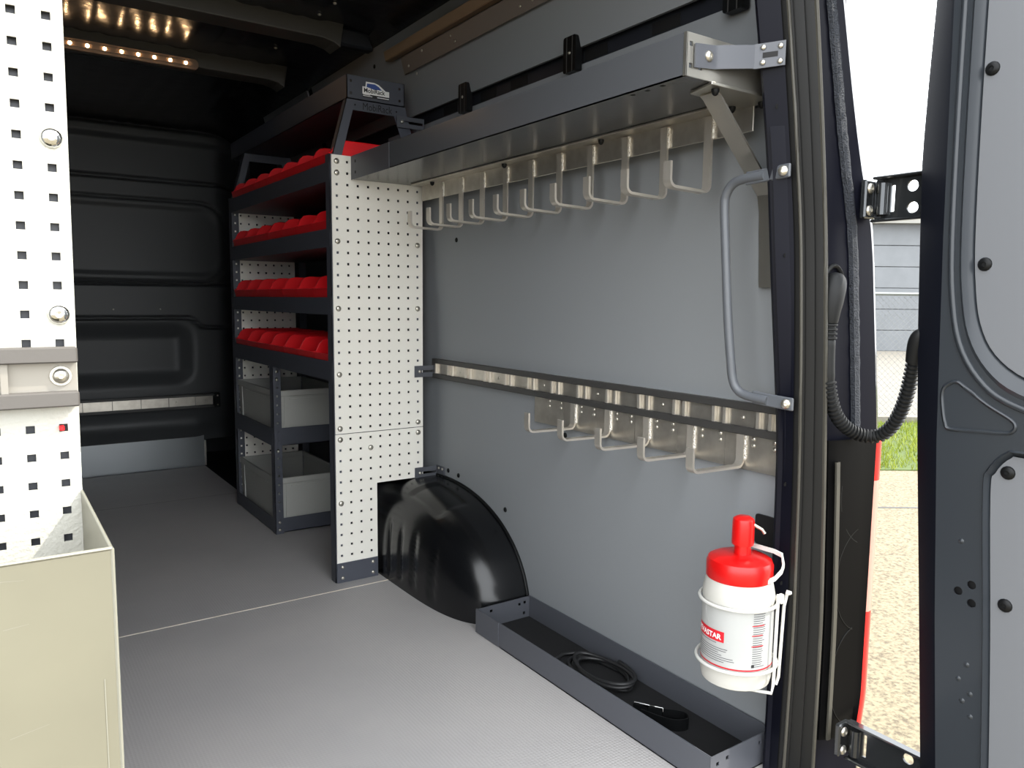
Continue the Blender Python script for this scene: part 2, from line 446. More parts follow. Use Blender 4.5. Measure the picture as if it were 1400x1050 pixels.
for z in ZS:
    e, si, so = soft(z, E_T), soft(z, SI_T), soft(z, SO_T)
    rows.append([(1.45, .99, z), (max(e+.012, WX-.004), .985, z), (e+.004, .978, z), (e, .970, z), (e+.004, .962, z), (si-.004, .934, z), (si, .938, z), (si+.012, .96, z)])
obj('pillar', M().sheet(rows), 'paint', wb, smooth=35)
rows = []
for z in ZS:
    so, o = soft(z, SO_T), soft(z, O_T)
    rows.append([(so-.05, .955, z), (so+.004, .925, z), (so+.014, .915, z), (so+(o-so)*.45, .905, z), (so+(o-so)*.62, .893, z), (o-.016, .8805, z)])
obj('body_corner', M().sheet(rows), 'paint', wb, smooth=35)
rows = []
for z in ZS:
    o = soft(z, O_T)
    rows.append([(o-.016, .8805, z)] + [(o-.016+.022*math.sin(R(a)), .9025-.022*math.cos(R(a)), z) for a in (15, 30, 45, 60, 75, 85)] + [(o+.03, 1.05, z), (o+.06, 1.6, z)])
obj('corner_skin', M().sheet(rows), 'corner_paint', wb, smooth=50)
rows = []
for z in ZS[24:]:     # sealer bead down the channel
    if z < .735: continue
    for dz in (0, .0117, .0233):
        so, o = soft(z+dz, SO_T), soft(z+dz, O_T); cz = so+(o-so)*.60; j = rnd.uniform(-.0009, .0009)
        rows.append([(cz-.013+j, .8975, z+dz), (cz-.010+j, .8895+j, z+dz), (cz-.004, .8925+j, z+dz), (cz+.002+j, .8885, z+dz), (cz+.008, .8890-j, z+dz), (cz+.011+j, .894, z+dz)])
obj('sealant_bead', M().sheet(rows), 'sealer', wb, smooth=60)
# pillar cover flange and holes
rows = []
for z in [.80+.02*k for k in range(28)]:
    e, si = soft(z, E_T), soft(z, SI_T)
    rows.append([(e+.001, .963, z), (e-.003, .960, z), (e*.45+si*.55-.003, .9455, z), (si-.006, .9395, z), (si-.005, .942, z)])
obj('pillar_cover', M().sheet(rows), 'paint', wb, smooth=35)
for z in (1.10, 1.375, .64, .43): 
    e, si = soft(z, E_T), soft(z, SI_T)
    obj('pillar_hole', M().lathe([(.0001, .0005), (.0045, .0005), (.0045, 0)], ((e+si)/2-.003, .9465 if .8 < z < 1.34 else .950, z), 10, axis='y', sgn=-1), 'dark', wb)
obj('sill', M().box(LX-.05, .80, -.11, 1.40, FY0, -.015), 'plastic', wb, bev=.006)
obj('bumper', M().box(LX-.05, .79, -.55, 1.50, .82, -.10), 'plastic', wb, bev=.006)

# door seal: one long rubber section with two lips
seal = thing('door_seal', 'long dark rubber door seal running down the right rear pillar', 'seal', (1.35, .91, -.1))
rows = []; lip = []; lip2 = []
for z in ZS:
    si, so = soft(z, SI_T), soft(z, SO_T); d = so-si
    prof = [(0, .940), (.02, .925), (.12, .917), (.25, .921), (.33, .912), (.45, .905), (.58, .909), (.66, .899), (.80, .893), (.93, .897), (1.0, .908), (.97, .935)]
    rows.append([(si+d*a, y, z) for a, y in prof])
    lip.append((si+d*.04, .9225, z)); lip2.append((si+d*.84, .8925, z))
obj('rubber_section', M().sheet(rows), 'seal', seal, smooth=40)
obj('lip', M().tube(lip, .0035, 6), 'seal_hi', seal, smooth=60)
obj('lip', M().tube(lip2, .0045, 6), 'seal_hi', seal, smooth=60)

# ------------------------------------------------------------------ wheel arch
AC = (2.45, .537, .348, .236)
def arch_pt(t, s):
    # t 0..pi along the outline, s 0..1 from the wall inwards
    q = 2.2; p = 3.9
    c, sn = math.cos(t), math.sin(t)
    rad = 1/((abs(c)**q+abs(sn)**q)**(1/q))
    a = s*math.pi/2
    k = 1/((abs(math.cos(a))**p+abs(math.sin(a))**p)**(1/p))
    dx, rr = k*math.sin(a), k*math.cos(a)
    x = 1.3915-AC[3]*dx; y = AC[0]-AC[1]*rr*rad*c; z = AC[2]*rr*rad*sn
    # pressed ribs on the inner face
    for yc in (2.453, 2.365, 2.268, 2.145):
        g = math.exp(-((y-yc)/.011)**2)*(sstep(.01, .05, z)-sstep(.17, .24, z))
        x += .009*g*sstep(.5, .9, dx)
    z -= .007*sstep(-.004, .004, .10-abs(y-2.30))*sstep(-.004, .004, .055-abs(x-1.275))*sstep(.25, .29, z)
    return (x, y, z)
wa = thing('wheel_arch', 'glossy black moulded wheel arch bulging from the grey side wall', 'wheel arch', (1.27, 2.45, 0))
obj('moulding', M().sheet([[arch_pt(math.pi*i/120, j/50) for j in range(51)] for i in range(121)]), 'arch', wa, smooth=70)
edge = [arch_pt(math.pi*i/60, 0) for i in range(61)]
obj('rim', M().tube([(1.386, 2.45+(y-2.45)*.982, z*.968) for x, y, z in edge], .004, 6), 'plastic', wa, smooth=60)
obj('rim', M().tube([(1.388, 2.45+(y-2.45)*1.006, z*1.010) for x, y, z in edge], .0055, 6), 'plastic', wa, smooth=60)

# ------------------------------------------------------------------ shelving rack on the right
RX0, RX1, RY0, RY1 = .985, 1.332, 2.52, 3.78
rack = thing('shelving_rack', 'tall charcoal van rack with white perforated end panel and four rows of red bins', 'shelving rack', (1.15, 3.15, 0))
HU = [1.0075+.038*k for k in range(9)]
def py(y): return lambda u, v, w: (u, y+w, v)
def ell(x0, y0, z0, w, d, z1, t=.002, sx=1): return M().prism([(x0, y0), (x0+sx*w, y0), (x0+sx*w, y0+t), (x0+sx*t, y0+t), (x0+sx*t, y0+d), (x0, y0+d)], z0, z1, lambda u, v, a: (u, v, a))
HV = [.555+.038*k for k in range(25)]   # .555 .. 1.467
bolts_u = {(0, 24), (0, 23), (0, 17), (8, 17), (0, 11), (8, 11), (0, 5), (0, 0), (8, 0)}
obj('end_panel', M().perf(.990, RX1, .537, 1.488, HU, HV, .0042, .003, py(RY0), skip=bolts_u), 'white', rack)
HL = [.098+.038*k for k in range(12)]   # .098 .. .516
low = lambda u, v: u > 1.145 and v < .346
bolts_l = {(0, 11), (8, 11), (3, 10), (0, 5)}
HLc = [(h, k) for h in range(9) for k in range(12)]
obj('end_panel', M().perf(.990, RX1, .072, .5345, HU, HL, .0042, .003, py(RY0), skip=bolts_l | {(a, 6) for a in range(4, 9)}, cut=(low, [1.145], [.346])), 'white', rack)
for a, b in sorted(bolts_u): put(BOLT, 'bolt', rack, (HU[a], RY0, HV[b]))
for a, b in sorted(bolts_l): put(BOLT, 'bolt', rack, (HU[a], RY0, HL[b]))
obj('foot_plate', M().box(.988, RY0-.004, 0, 1.145, RY0+.003, .072).box(.988, RY0, 0, 1.145, RY0+.045, .004), 'charcoal', rack, bev=.001)
for x in (1.008, 1.124):
    for z in (.018, .057): put(BOLT_S, 'bolt', rack, (x, RY0-.004, z))
obj('added_backing', M().prism([(.992, .004), (1.143, .004), (1.143, .348), (1.330, .348), (1.330, 1.486), (.992, 1.486)], RY0+.0075, RY0+.0085, lambda u, v, a: (u, a, v)), 'dark', rack)  # dark sheet added so the holes read as shaded rack interior
# posts: angle section, holes in the face that looks to the rear
def post(name, y, z0, z1, xw=.034, holes=True):
    mb = M(); zs = [z0+.025+.038*k for k in range(int((z1-z0-.03)/.038))]
    mb.perf(RX0, RX0+xw, z0, z1, [RX0+xw*.52], zs if holes else [], .0042, .002, py(y))
    mb.box(RX0, y, z0, RX0+.002, y+.04, z1)
    return obj(name, mb, 'charcoal', rack)
post('post', RY0+.004, 0, 1.49, holes=False)
post('post', 3.2, 0, .735)
post('post', RY1-.01, 0, 1.47)
for y in (RY0+.004, RY1-.03): obj('post', ell(RX1, y, .35 if y < 3 else 0, .034, .034, 1.47, sx=-1), 'charcoal', rack)
HF = [1.025+.0345*k for k in range(8)]; HFV = [.1+.038*k for k in range(35)]
obj('far_end_panel', M().perf(1.0, 1.285, .03, 1.44, [1.030+.038*k for k in range(7)], HFV, .0042, .003, py(RY1-.004)), 'white', rack)
def shelf(zb, h, y0, y1, name='shelf'):
    mb = M().box(RX0, y0, zb, RX1-.004, y1, zb+.0025).box(RX0-.001, y0, zb, RX0+.0015, y1, zb+h)
    mb.box(RX1-.006, y0, zb, RX1-.004, y1, zb+h).box(RX0, y0, zb, RX1-.004, y0+.002, zb+h).box(RX0, y1-.002, zb, RX1-.004, y1, zb+h)
    return obj(name, mb, 'charcoal', rack)
SH = [(1.402, .062), (1.182, .062), (.951, .060), (.722, .068)]
for zb, h in SH: shelf(zb, h, RY0+.008, RY1-.006)
shelf(.382, .076, 3.206, RY1-.006, 'box_shelf'); shelf(.004, .062, 3.206, RY1-.006, 'box_shelf')
for z in (.70, .665, .36, .05, .018): put(BOLT_S, 'bolt', rack, (RX0+.017, 3.2, z))
for z in (.42, .455): put(BOLT_S, 'bolt', rack, (RX0+.017, RY1-.011, z))
# upper tray on raised end frames
ut = obj('top_tray', M().box(1.047, RY0, 1.678, 1.262, 3.98, 1.681).box(1.047, RY0, 1.678, 1.050, 3.98, 1.756).box(1.259, RY0, 1.678, 1.262, 3.98, 1.756)
         .perf(1.047, 1.262, 1.678, 1.756, [1.062, 1.243], [1.697, 1.737], .004, .0025, py(RY0)).box(1.047, 3.977, 1.678, 1.262, 3.98, 1.756), 'charcoal', rack)
def frame(y):
    outer = [(.988, 1.462), (1.021, 1.462), (1.070, 1.643), (1.222, 1.643), (1.292, 1.462), (1.325, 1.462), (1.266, 1.678), (1.047, 1.678)]
    return M().prism(outer, y, y+.003, lambda u, v, a: (u, a, v)).prism([(.988, 1.462), (.9905, 1.462), (1.0495, 1.678), (1.047, 1.678)], y, y+.03, lambda u, v, a: (u, a, v))
fr = obj('end_frame', frame(RY0+.0032), 'charcoal', rack); obj('end_frame', frame(RY1-.03), 'charcoal', rack)
for x in (1.078, 1.232): obj('frame_hole', M().lathe([(.0001, .0004), (.0032, .0004), (.0032, 0)], (x, RY0+.0032, 1.661 if x < 1.1 else 1.659), 10, axis='y', sgn=-1), 'dark', fr)
obj('lettering', text_mb('MobiRack', .0345, lambda u, v: (1.1045+u*.80, RY0+.0028, 1.6485+v)), 'dark', fr)
# sticker on the tray end: van outline, word band, small print
def st(y): return lambda u, v, a: (1.104+u, y-a, 1.690+v)
sk = obj('sticker', M().prism([(0, 0), (.100, 0), (.100, .013), (0, .013)], 0, .0004, st(RY0-.0001)), 'print_black', rack)
obj('sticker_shape', M().prism([(0, .011), (.099, .011), (.099, .030), (.086, .030), (.060, .048), (.044, .052), (.013, .052), (.011, .035), (0, .035)], 0, .0007, st(RY0-.0001)), 'print_white', sk)
obj('sticker_window', M().prism([(.015, .035), (.017, .0465), (.046, .0475), (.060, .041), (.072, .031), (.040, .030)], 0, .0009, st(RY0-.0001)), 'print_blue', sk)
obj('sticker_word', text_mb('MobiRack', .021, lambda u, v: (1.108+u*.93, RY0-.0012, 1.7065+v), offset=.0004), 'print_black', sk)
obj('sticker_print', M().prism([(.002, .0085), (.028, .0085), (.028, .0105), (.002, .0105)], 0, .0006, st(RY0-.0001)).prism([(.002, .004), (.036, .004), (.036, .006), (.002, .006)], 0, .0006, st(RY0-.0001)).prism([(.054, .004), (.098, .004), (.098, .0065), (.054, .0065)], 0, .0006, st(RY0-.0001)), 'print_white', sk)

# red open-front bins, seven to a shelf
BW, BH, BD, BT = .1745, .134, .30, .0028
def bin_mb():
    mb = M(); h = BW/2-.001
    side = [(0.012, 0), (BD, 0), (BD, BH), (.046, BH), (.030, BH-.004), (.018, BH-.015), (.004, .092), (-.006, .088)]
    for s in (-1, 1):
        mb.prism(side, s*h, s*(h-BT), lambda u, v, a: (u, a, v))
    mb.prism([(0.012, 0), (BD, 0), (BD, BT), (.013, BT)], -h, h, lambda u, v, a: (u, a, v))
    mb.prism([(BD-BT, 0), (BD, 0), (BD, BH), (BD-BT, BH)], -h, h, lambda u, v, a: (u, a, v))
    mb.prism([(.012, 0), (.0148, 0), (-.003, .089), (-.006, .088)], -h, h, lambda u, v, a: (u, a, v))
    return mb
def bin_rim(sg):
    h = sg*(BW/2-.001)
    return M().tube([(BD, h*.99, BH), (.046, h*.99, BH), (.030, h*.99, BH-.004), (.018, h*.99, BH-.015), (.004, h*.99, .092), (-.006, h*.99, .088)], .0022, 6)
def bin_rib():
    h = -(BW/2-.001)
    return M().box(.10, h-.0006, .012, .105, h, BH-.02).box(.19, h-.0006, .012, .195, h, BH-.02).box(.06, h-.0006, BH-.026, .29, h, BH-.021)
bin_me = mesh_of('storage_bin', bin_mb()); bin_me.materials.append(MT['red'])
rim_mes = [mesh_of('rim', bin_rim(sg), smooth=50) for sg in (-1, 1)]
rib_me = mesh_of('rib', bin_rib())
for me_ in rim_mes+[rib_me]: me_.materials.append(MT['red'])
ORD = ['nearest the white panel', 'second from the white panel', 'third from the white panel', 'in the middle of its row', 'third from the far end', 'second from the far end', 'at the far end of its row']
ROWN = ['top shelf under the raised tray', 'second red row from the top', 'third red row from the top', 'lowest red row']
for r_, (zb, h) in enumerate(SH):
    for k in range(7):
        at = (RX0+.006, RY0+.012+BW*(k+.5), zb+.0027)
        b = link('storage_bin', bin_me, None, at); WP[b] = Vector(at)
        tag(b, 'red bin in %s, %s' % (ROWN[r_], ORD[k]), 'storage bin', 'red bins in the shelving rack')
        for me_ in rim_mes: link('rim', me_, b, at)
        if k == 0: link('rib', rib_me, b, at)

# grey stacking boxes
def euro_box(z0, label):
    x0, x1, y0, y1, h = RX0+.006, 1.310, 3.212, 3.765, .232
    t = thing('stacking_box', label, 'box', ((x0+x1)/2, (y0+y1)/2, z0), 'grey boxes in the lower rack')
    e = .010; zt = z0+h
    def ring(x0, x1, y0, y1, z): return [(x0,y0,z),(x1,y0,z),(x1,y1,z),(x0,y1,z)]
    mb = M(); i = .004
    o0, o1 = ring(x0+e, x1-e, y0+e, y1-e, z0), ring(x0+.004, x1-.004, y0+.004, y1-.004, zt)
    n0, n1 = ring(x0+e+i, x1-e-i, y0+e+i, y1-e-i, z0+i), ring(x0+.004+i, x1-.004-i, y0+.004+i, y1-.004-i, zt)
    fs = [(0,3,2,1)]+[(k,(k+1)%4,4+(k+1)%4,4+k) for k in range(4)]+[(8,9,10,11)]+[(8+k,12+k,12+(k+1)%4,8+(k+1)%4) for k in range(4)]+[(4+k,4+(k+1)%4,12+(k+1)%4,12+k) for k in range(4)]
    mb.add(o0+o1+n0+n1, fs); obj('body', mb, 'euro', t)
    rim = M()
    for a in ((x0, y0, x1, y0+.010), (x0, y1-.010, x1, y1), (x0, y0+.010, x0+.010, y1-.010), (x1-.010, y0+.010, x1, y1-.010)):
        rim.box(a[0], a[1], zt-.026, a[2], a[3], zt)
    obj('rim', rim, 'euro', t, bev=.002)
    # ribs: frame of each visible wall and grip under the rim
    rb = []
    for y in (y0+.06, y1-.06): rb.append((x0+.003, y-.004, z0+.02, x0+.010, y+.004, zt-.026))
    for x in (x0+.05, x1-.05): rb.append((x-.004, y0+.003, z0+.02, x+.004, y0+.010, zt-.026))
    rb += [(x0+.003, y0+.05, z0+.02, x0+.008, y1-.05, z0+.027), (x0+.05, y0+.003, z0+.02, x1-.05, y0+.008, z0+.027),
           (x0+.07, y0+.002, zt-.040, x1-.07, y0+.010, zt-.036), (x0+.002, y0+.12, zt-.040, x0+.010, y1-.12, zt-.036)]
    for q in rb: obj('rib', M().box(*q), 'euro', t)
euro_box(.3850, 'grey plastic stacking box on the middle shelf below the red bins')
euro_box(.0070, 'grey plastic stacking box on the lowest shelf near the floor')

# slotted straps tying the rack to the wall
def tie(name, label, x0, x1, z0, z1, yb, flange=True):
    t = thing(name, label, 'bracket', ((x0+x1)/2, yb, z0), 'small slotted brackets behind the white panel')
    zc = (z0+z1)/2; h = (z1-z0)/2
    mb = M().prism([[(x0, z0), (x1, z0), (x1, z1), (x0, z1)], [(x0+.030, zc-.0045), (x0+.030, zc+.0045), (x1-.006, zc+.0045), (x1-.006, zc-.0045)]], 0, .003, lambda u, v, a: (u, yb-a, v))
    obj('strap', mb, 'tray', t)
    if flange:
        f = obj('flange', M().box(WX-.006, yb-.060, z0-.002, WX-.001, yb, z1+.002), 'tray', t)
        for yy in (yb-.048, yb-.022):
            for zz in (z0+.006, z1-.006): put(SCREW, 'screw', t, (WX-.006, yy, zz), FACE_MX)
    put(BOLT_S, 'bolt', t, (x0+.020, yb-.003, zc))
    return t
tie('slotted_bracket', 'grey slotted bracket joining the white panel to the lashing rail', 1.296, 1.388, .722, .764, RY0-.003, False)
tie('slotted_bracket', 'grey slotted bracket above the wheel arch with flanged end', 1.296, 1.389, .340, .383, RY0-.003)
tie('slotted_bracket', 'dark slotted bracket behind the raised tray frame near the roof', 1.228, 1.335, 1.606, 1.645, RY0-.006, False)

# ------------------------------------------------------------------ lashing rail and lower hook plate on the wall
RZ0, RZ1 = .7186, .7890
lr = thing('lashing_rail', 'long aluminium lashing rail with black edges on the grey side wall', 'rail', (1.38, 1.75, RZ0))
obj('channel', M().box(1.3815, .997, RZ0, 1.3915, 2.517, RZ1), 'alu', lr)
obj('edge_strip', M().box(1.3695, .997, .7725, 1.381, 2.517, RZ1+.001), 'rail_edge', lr, bev=.002)
obj('edge_strip', M().box(1.3695, .997, RZ0-.001, 1.381, 2.517, .7352), 'rail_edge', lr, bev=.002)
bar_me = mesh_of('crossbar', M().box(-.004, -.004, 0, .004, .004, .0368)); bar_me.materials.append(MT['hook'])
for k in range(13):
    for d in (-.016, .016):
        y = 1.0395+.1231*k+d
        if y < 2.505: put(bar_me, 'crossbar', lr, (1.377, y, .7354))
for k in range(0, 12, 2): put(SCREW, 'screw', lr, (1.3815, 1.101+.1231*k, .754), FACE_MX)
obj('end_cap', M().box(1.370, 2.517, RZ0, 1.390, 2.5195, RZ1), 'rail_edge', lr)

def hook_path(y, xb, ztop, zc, xf, zf, r=.016, n=5):
    """flat bar: down the wall side, round to the room, up at the tip (in the plane y = const)"""
    p = [(xb, y, ztop), (xb, y, zc+r)]
    for k in range(1, n+1):
        a = math.pi/2*k/n; p.append((xb-r+r*math.cos(a), y, zc+r-r*math.sin(a)))
    p.append((xf+r, y, zc+.003))
    for k in range(1, n+1):
        a = math.pi/2*k/n; p.append((xf+r-r*math.sin(a), y, zc+.003+r-r*math.cos(a)))
    p.append((xf, y, zf)); return p
hp = thing('hook_plate', 'lower steel plate with five hooks hanging under the lashing rail', 'hook plate', (1.38, 1.45, .64))
for k in range(6):
    y0 = 1.099-.101+.1478*k; y1 = min(y0+.1470, 1.880)
    obj('plate', M().box(1.3785, y0, .6395, 1.3822, y1, .7174), 'alu', hp)
    for y in (1.012+.1478*k, 1.067+.1478*k):
        for z in (.7105, .6955):
            if y < y1-.005: put(SCREW, 'rivet', hp, (1.3785, y, z), FACE_MX)
def hook_set(parent, y0, pitch, n, xb, ztop, zc, xf, zf, weld_z0, wd=.020, th=.0055):
    me = mesh_of('hook', M().strip(hook_path(0, xb, ztop, zc, xf, zf), (0, 1, 0), wd, None, th), smooth=30); me.materials.append(MT['hook'])
    wmb = M(); w = 0
    zz = weld_z0
    while zz < ztop-.006:
        wmb.tube([(xb+.001, -wd/2-.001, zz), (xb+.001+.0015*math.sin(w), -wd/2-.0035, zz+.003), (xb+.001, -wd/2-.001, zz+.006)], .0032, 6); zz += .0052; w += 1.7
    wme = mesh_of('weld', wmb, smooth=60); wme.materials.append(MT['weld'])
    for k in range(n):
        h = link('hook', me, parent, (0, y0+pitch*k, 0)); link('weld', wme, h, (0, y0+pitch*k, 0))
hook_set(hp, 1.099, .1478, 5, 1.3755, .7172, .646, 1.214, .702, .662)

# ------------------------------------------------------------------ overhead long shelf with its hook bar
SX0, SX1, SY0, SY1, SZ0, SZ1 = 1.060, 1.352, 1.005, 2.516, 1.411, 1.487
sh = thing('overhead_shelf', 'long slate grey overhead tray shelf above the steel hooks', 'shelf', (1.19, 1.76, SZ0))
obj('tray', M().box(SX0, SY0, SZ0, SX1, SY1, SZ0+.0025).box(SX0, SY0, SZ0, SX0+.0025, SY1, SZ1).box(SX1-.0025, SY0, SZ0, SX1, SY1, SZ1).box(SX0, SY1-.0025, SZ0, SX1, SY1, SZ1), 'shelf', sh)
obj('end_plate', M().perf(SX0, SX1, SZ0, SZ1, [1.071, 1.096], [1.430, 1.468], .0042, .003, py(SY0-.003)).box(SX0-.001, SY0-.003, SZ0, SX0+.0015, SY0+.004, SZ1), 'zinc', sh)
obj('joint_clip', M().box(SX0-.0025, 2.22, SZ0-.002, SX0, SY1+.001, SZ1+.001), 'tray', sh, bev=.001)
for z in (1.462, 1.426): obj('square_hole', M().box(SX0-.0030, 2.475, z, SX0-.002, 2.484, z+.009), 'dark', sh)
for y in (1.075, 1.115, 1.155): obj('square_hole', M().box(SX0+.012, y-.004, SZ0-.0005, SX0+.020, y+.004, SZ0+.001), 'dark', sh)
hb = thing('hook_bar', 'upper zinc bar with ten welded hooks under the overhead shelf', 'hook bar', (1.31, 1.76, 1.354))
obj('bar', M().box(1.307, 1.048, 1.354, 1.312, 2.477, 1.4085).box(1.262, 1.048, 1.4050, 1.312, 2.477, 1.4098), 'alu', hb, bev=.0008)
hook_set(hb, 1.161, .1297, 10, 1.3035, 1.402, 1.243, 1.184, 1.297, 1.356, .021, .006)
for y in (1.085, 1.49, 1.92, 2.36): put(NUT, 'nut', hb, (1.285, y, 1.405), FACE_DN)

eb = thing('end_bracket', 'cranked grey strap bracket from shelf end to rear pillar', 'bracket', (1.17, .98, 1.42))
zc = 1.453
obj('strap', M().strip([(1.078, .9985, zc-.005), (1.128, .9985, zc), (1.136, .996, zc+.001), (1.145, .992, zc+.002), (1.205, .9705, zc+.008)], (0, 0, 1), .042, None, .0035), 'tray', eb, smooth=25)
obj('pillar_plate', M().strip([(1.205, .9715, zc+.008), (1.216, .9655, zc+.010), (1.241, .9285, zc+.012)], (0, 0, 1), .044, None, .004), 'tray', eb, smooth=10)
put(BOLT, 'bolt', eb, (1.112, .9968, zc-.001))
for t_ in (.12, .80):
    for dz in (-.0135, .0135): put(SCREW, 'screw', eb, (1.216+.025*t_-.0026, .9655-.037*t_-.0016, zc+.011+dz), (0, 0, R(-56)))
obj('slot', M().strip([(1.2185-.0022, .9615-.0014, zc+.0105), (1.2335-.0022, .9395-.0014, zc+.0115)], (0, 0, 1), .009, None, .0008), 'dark', eb)

db = thing('support_bracket', 'pale diagonal support bracket under the rear end of overhead shelf', 'bracket', (1.22, 1.02, 1.21))
obj('top_plate', M().prism([(1.120, .994), (1.312, .994), (1.312, 1.070), (1.140, 1.066)], 1.4035, 1.4095, lambda u, v, a: (u, v, a)), 'zinc', db, bev=.001)
obj('strut', M().strip([(1.158, 1.035, 1.402), (1.168, 1.035, 1.396), (1.354, 1.045, 1.232), (1.362, 1.045, 1.20), (1.372, 1.045, 1.04)], (0, 1, 0), .042, None, .0045), 'zinc', db, smooth=20)
put(NUT, 'nut', db, (1.150, 1.012, 1.4035), FACE_DN); put(NUT, 'nut', db, (1.296, 1.020, 1.4035), FACE_DN)

# clips on the upper track
clip_me = mesh_of('cargo_clip', M().prism(rrect(-.026, -.046, .026, .046, .006, 3), 0, .022, lambda u, v, a: (-a, u, v))); clip_me.materials.append(MT['plastic'])
gr_me = [mesh_of('groove', M().box(-.0225, d, -.046, -.0215, d+.003, .046)) for d in (-.013, .010)]
for g_ in gr_me: g_.materials.append(MT['rail_edge'])
for y, lab in ((2.215, 'black plastic clip on the upper track nearest the shelving rack'), (1.663, 'middle black plastic clip on the track above the overhead shelf'), (1.122, 'black plastic clip on the upper track beside the rear pillar')):
    c = link('cargo_clip', clip_me, None, (1.339, y, 1.657)); tag(c, lab, 'clip', 'clips on the upper wall track')
    put(SCREW, 'screw', c, (1.317, y, 1.660), FACE_MX); [put(g_, 'groove', c, (1.339, y, 1.657)) for g_ in gr_me]
# batten and metal strip on the upper panel
bt = thing('wall_batten', 'brownish batten strip with metal rail on the upper wall panel', 'batten', (1.28, 1.9, 1.80))
obj('batten', M().prism([(1.275, 1.862), (1.245, 1.858), (1.238, 1.892), (1.268, 1.896)], .96, 2.64, lambda u, v, a: (u, a, v)), 'batten', bt, bev=.003)
obj('metal_strip', M().prism([(1.293, 1.805), (1.285, 1.803), (1.270, 1.858), (1.279, 1.862)], .96, 2.565, lambda u, v, a: (u, a, v)), 'track_grey', bt, bev=.001)
for y, z in ((2.52, 1.822), (2.41, 1.845), (2.22, 1.842), (2.20, 1.822), (1.80, 1.84), (1.78, 1.822), (1.84, 1.822)): put(SCREW, 'screw', bt, (1.289-.27*(z-1.803)-.004, y, z), FACE_MX)

# grab handle
gh = thing('grab_handle', 'grey tubular grab handle bolted to the rear pillar', 'handle', (1.27, 1.0, .80))
path = [(1.268, .945, 1.2555), (1.270, .985, 1.2545), (1.270, 1.035, 1.2535), (1.270, 1.062, 1.247), (1.270, 1.078, 1.228), (1.271, 1.082, 1.200), (1.275, 1.077, 1.10), (1.280, 1.070, .98), (1.286, 1.063, .89), (1.290, 1.058, .845), (1.294, 1.045, .824), (1.298, 1.022, .8155), (1.304, .98, .811), (1.310, .938, .808)]
sp = spline(path, 5); obj('tube', M().tube(sp[5:-5], .0095, 12), 'handle', gh, smooth=60)
obj('flat_end', M().strip([(1.270, 1.03, 1.2535), (1.269, .990, 1.2545), (1.267, .925, 1.257)], (0, 0, 1), .026, None, .006), 'handle', gh, bev=.002)
obj('flat_end', M().strip([(1.300, 1.015, .815), (1.306, .97, .811), (1.312, .925, .808)], (0, 0, 1), .026, None, .006), 'handle', gh, bev=.002)
put(BOLT, 'bolt', gh, (1.263, .938, 1.2565), (0, 0, R(-62))); put(BOLT, 'bolt', gh, (1.306, .938, .8085), (0, 0, R(-62)))

tag(obj('cutout_plate', M().prism(rrect(.992, .478, 1.060, .545, .006, 3), 0, .004, lambda u, v, a: (1.391-a, u, v)), 'dark'), 'small square black plate standing for a wall cutout above the hand cleaner', 'plate')  # thin black sheet added to read as a dark opening in the lining

# ------------------------------------------------------------------ hand cleaner and its wire holder
DC = Vector((1.252, .990, 0)); DR = .071
hd = thing('hand_cleaner', 'white hand cleaner bottle with red lid and pump in wire holder', 'dispenser', (DC.x, DC.y, .232))
obj('bottle', M().lathe([(.0001, .232), (.060, .232), (.068, .237), (DR, .250), (DR, .405), (DR+.0015, .415), (DR, .425), (DR-.003, .440), (.062, .462), (.060, .474)], (DC.x, DC.y, 0), 48), 'bottle', hd, smooth=40)
obj('lid', M().lathe([(.0655, .450), (.0665, .452), (.0665, .480), (.063, .489), (.052, .4945), (.026, .498), (.0001, .4985)], (DC.x, DC.y, 0), 48), 'red_bright', hd, smooth=40)
pm = obj('pump', M().lathe([(.0172, .494), (.0165, .518), (.0218, .518), (.0222, .523), (.0220, .564), (.0205, .571), (.014, .5755), (.0001, .576)], (DC.x+.004, DC.y-.002, 0), 32), 'red_bright', hd, smooth=40)
obj('nozzle', M().tube([(DC.x+.012, DC.y-.016, .562), (DC.x+.027, DC.y-.030, .551), (DC.x+.031, DC.y-.034, .543)], .0034, 8), 'zinc', pm, smooth=60)
def cyl(th, z, e=0): 
    a = R(th); return (DC.x+(DR+e)*math.cos(a), DC.y+(DR+e)*math.sin(a), z)
def patch(t0, t1, z0, z1, e, n=24):
    return M().sheet([[cyl(t0+(t1-t0)*k/n, z, e) for k in range(n+1)] for z in (z0, z1)])
lb = obj('label', patch(120, 300, .276, .402, .0006, 40), 'label', hd, smooth=60)
obj('label_facet', M().add([cyl(t, z, .0009) for t, z in ((160, .400), (178, .380), (196, .361), (214, .345), (224, .334), (205, .334), (186, .345), (168, .365), (158, .385))], [tuple(range(9))]), 'label_alt', lb)
obj('label_logo', patch(138, 199, .332, .354, .0012), 'label_red', lb, smooth=60)
k_ = 180/math.pi/DR
obj('label_word', text_mb('PEVASTAR', .0152, lambda u, v: cyl(137.5+u*k_*1.0, .3372+v, .0016), offset=.0004), 'print_white', lb)
obj('label_line', patch(120, 300, .2795, .2825, .0010, 40), 'label_red', lb, smooth=60)
def lines(spec, mt):
    mb = M()
    for t0, t1, z, h in spec: mb.add(*(lambda p: (p.v, p.f))(patch(t0, t1, z, z+h, .0011, 8)))
    obj('label_print', mb, mt, lb, smooth=60)
lines([(140, t, z, .0013) for t, z in ((186, .3275), (205, .318), (203, .3135), (190, .309), (196, .3045), (214, .300), (216, .2955), (200, .291))], 'print_dark')
lines([(244, 262+rnd.uniform(-1, 6), .396-.0045*k, .0014) for k in range(25)], 'print_dark')
lines([(242, 265, .372, .0018), (242, 262, .352, .0018), (242, 264, .330, .0018)], 'label_red')
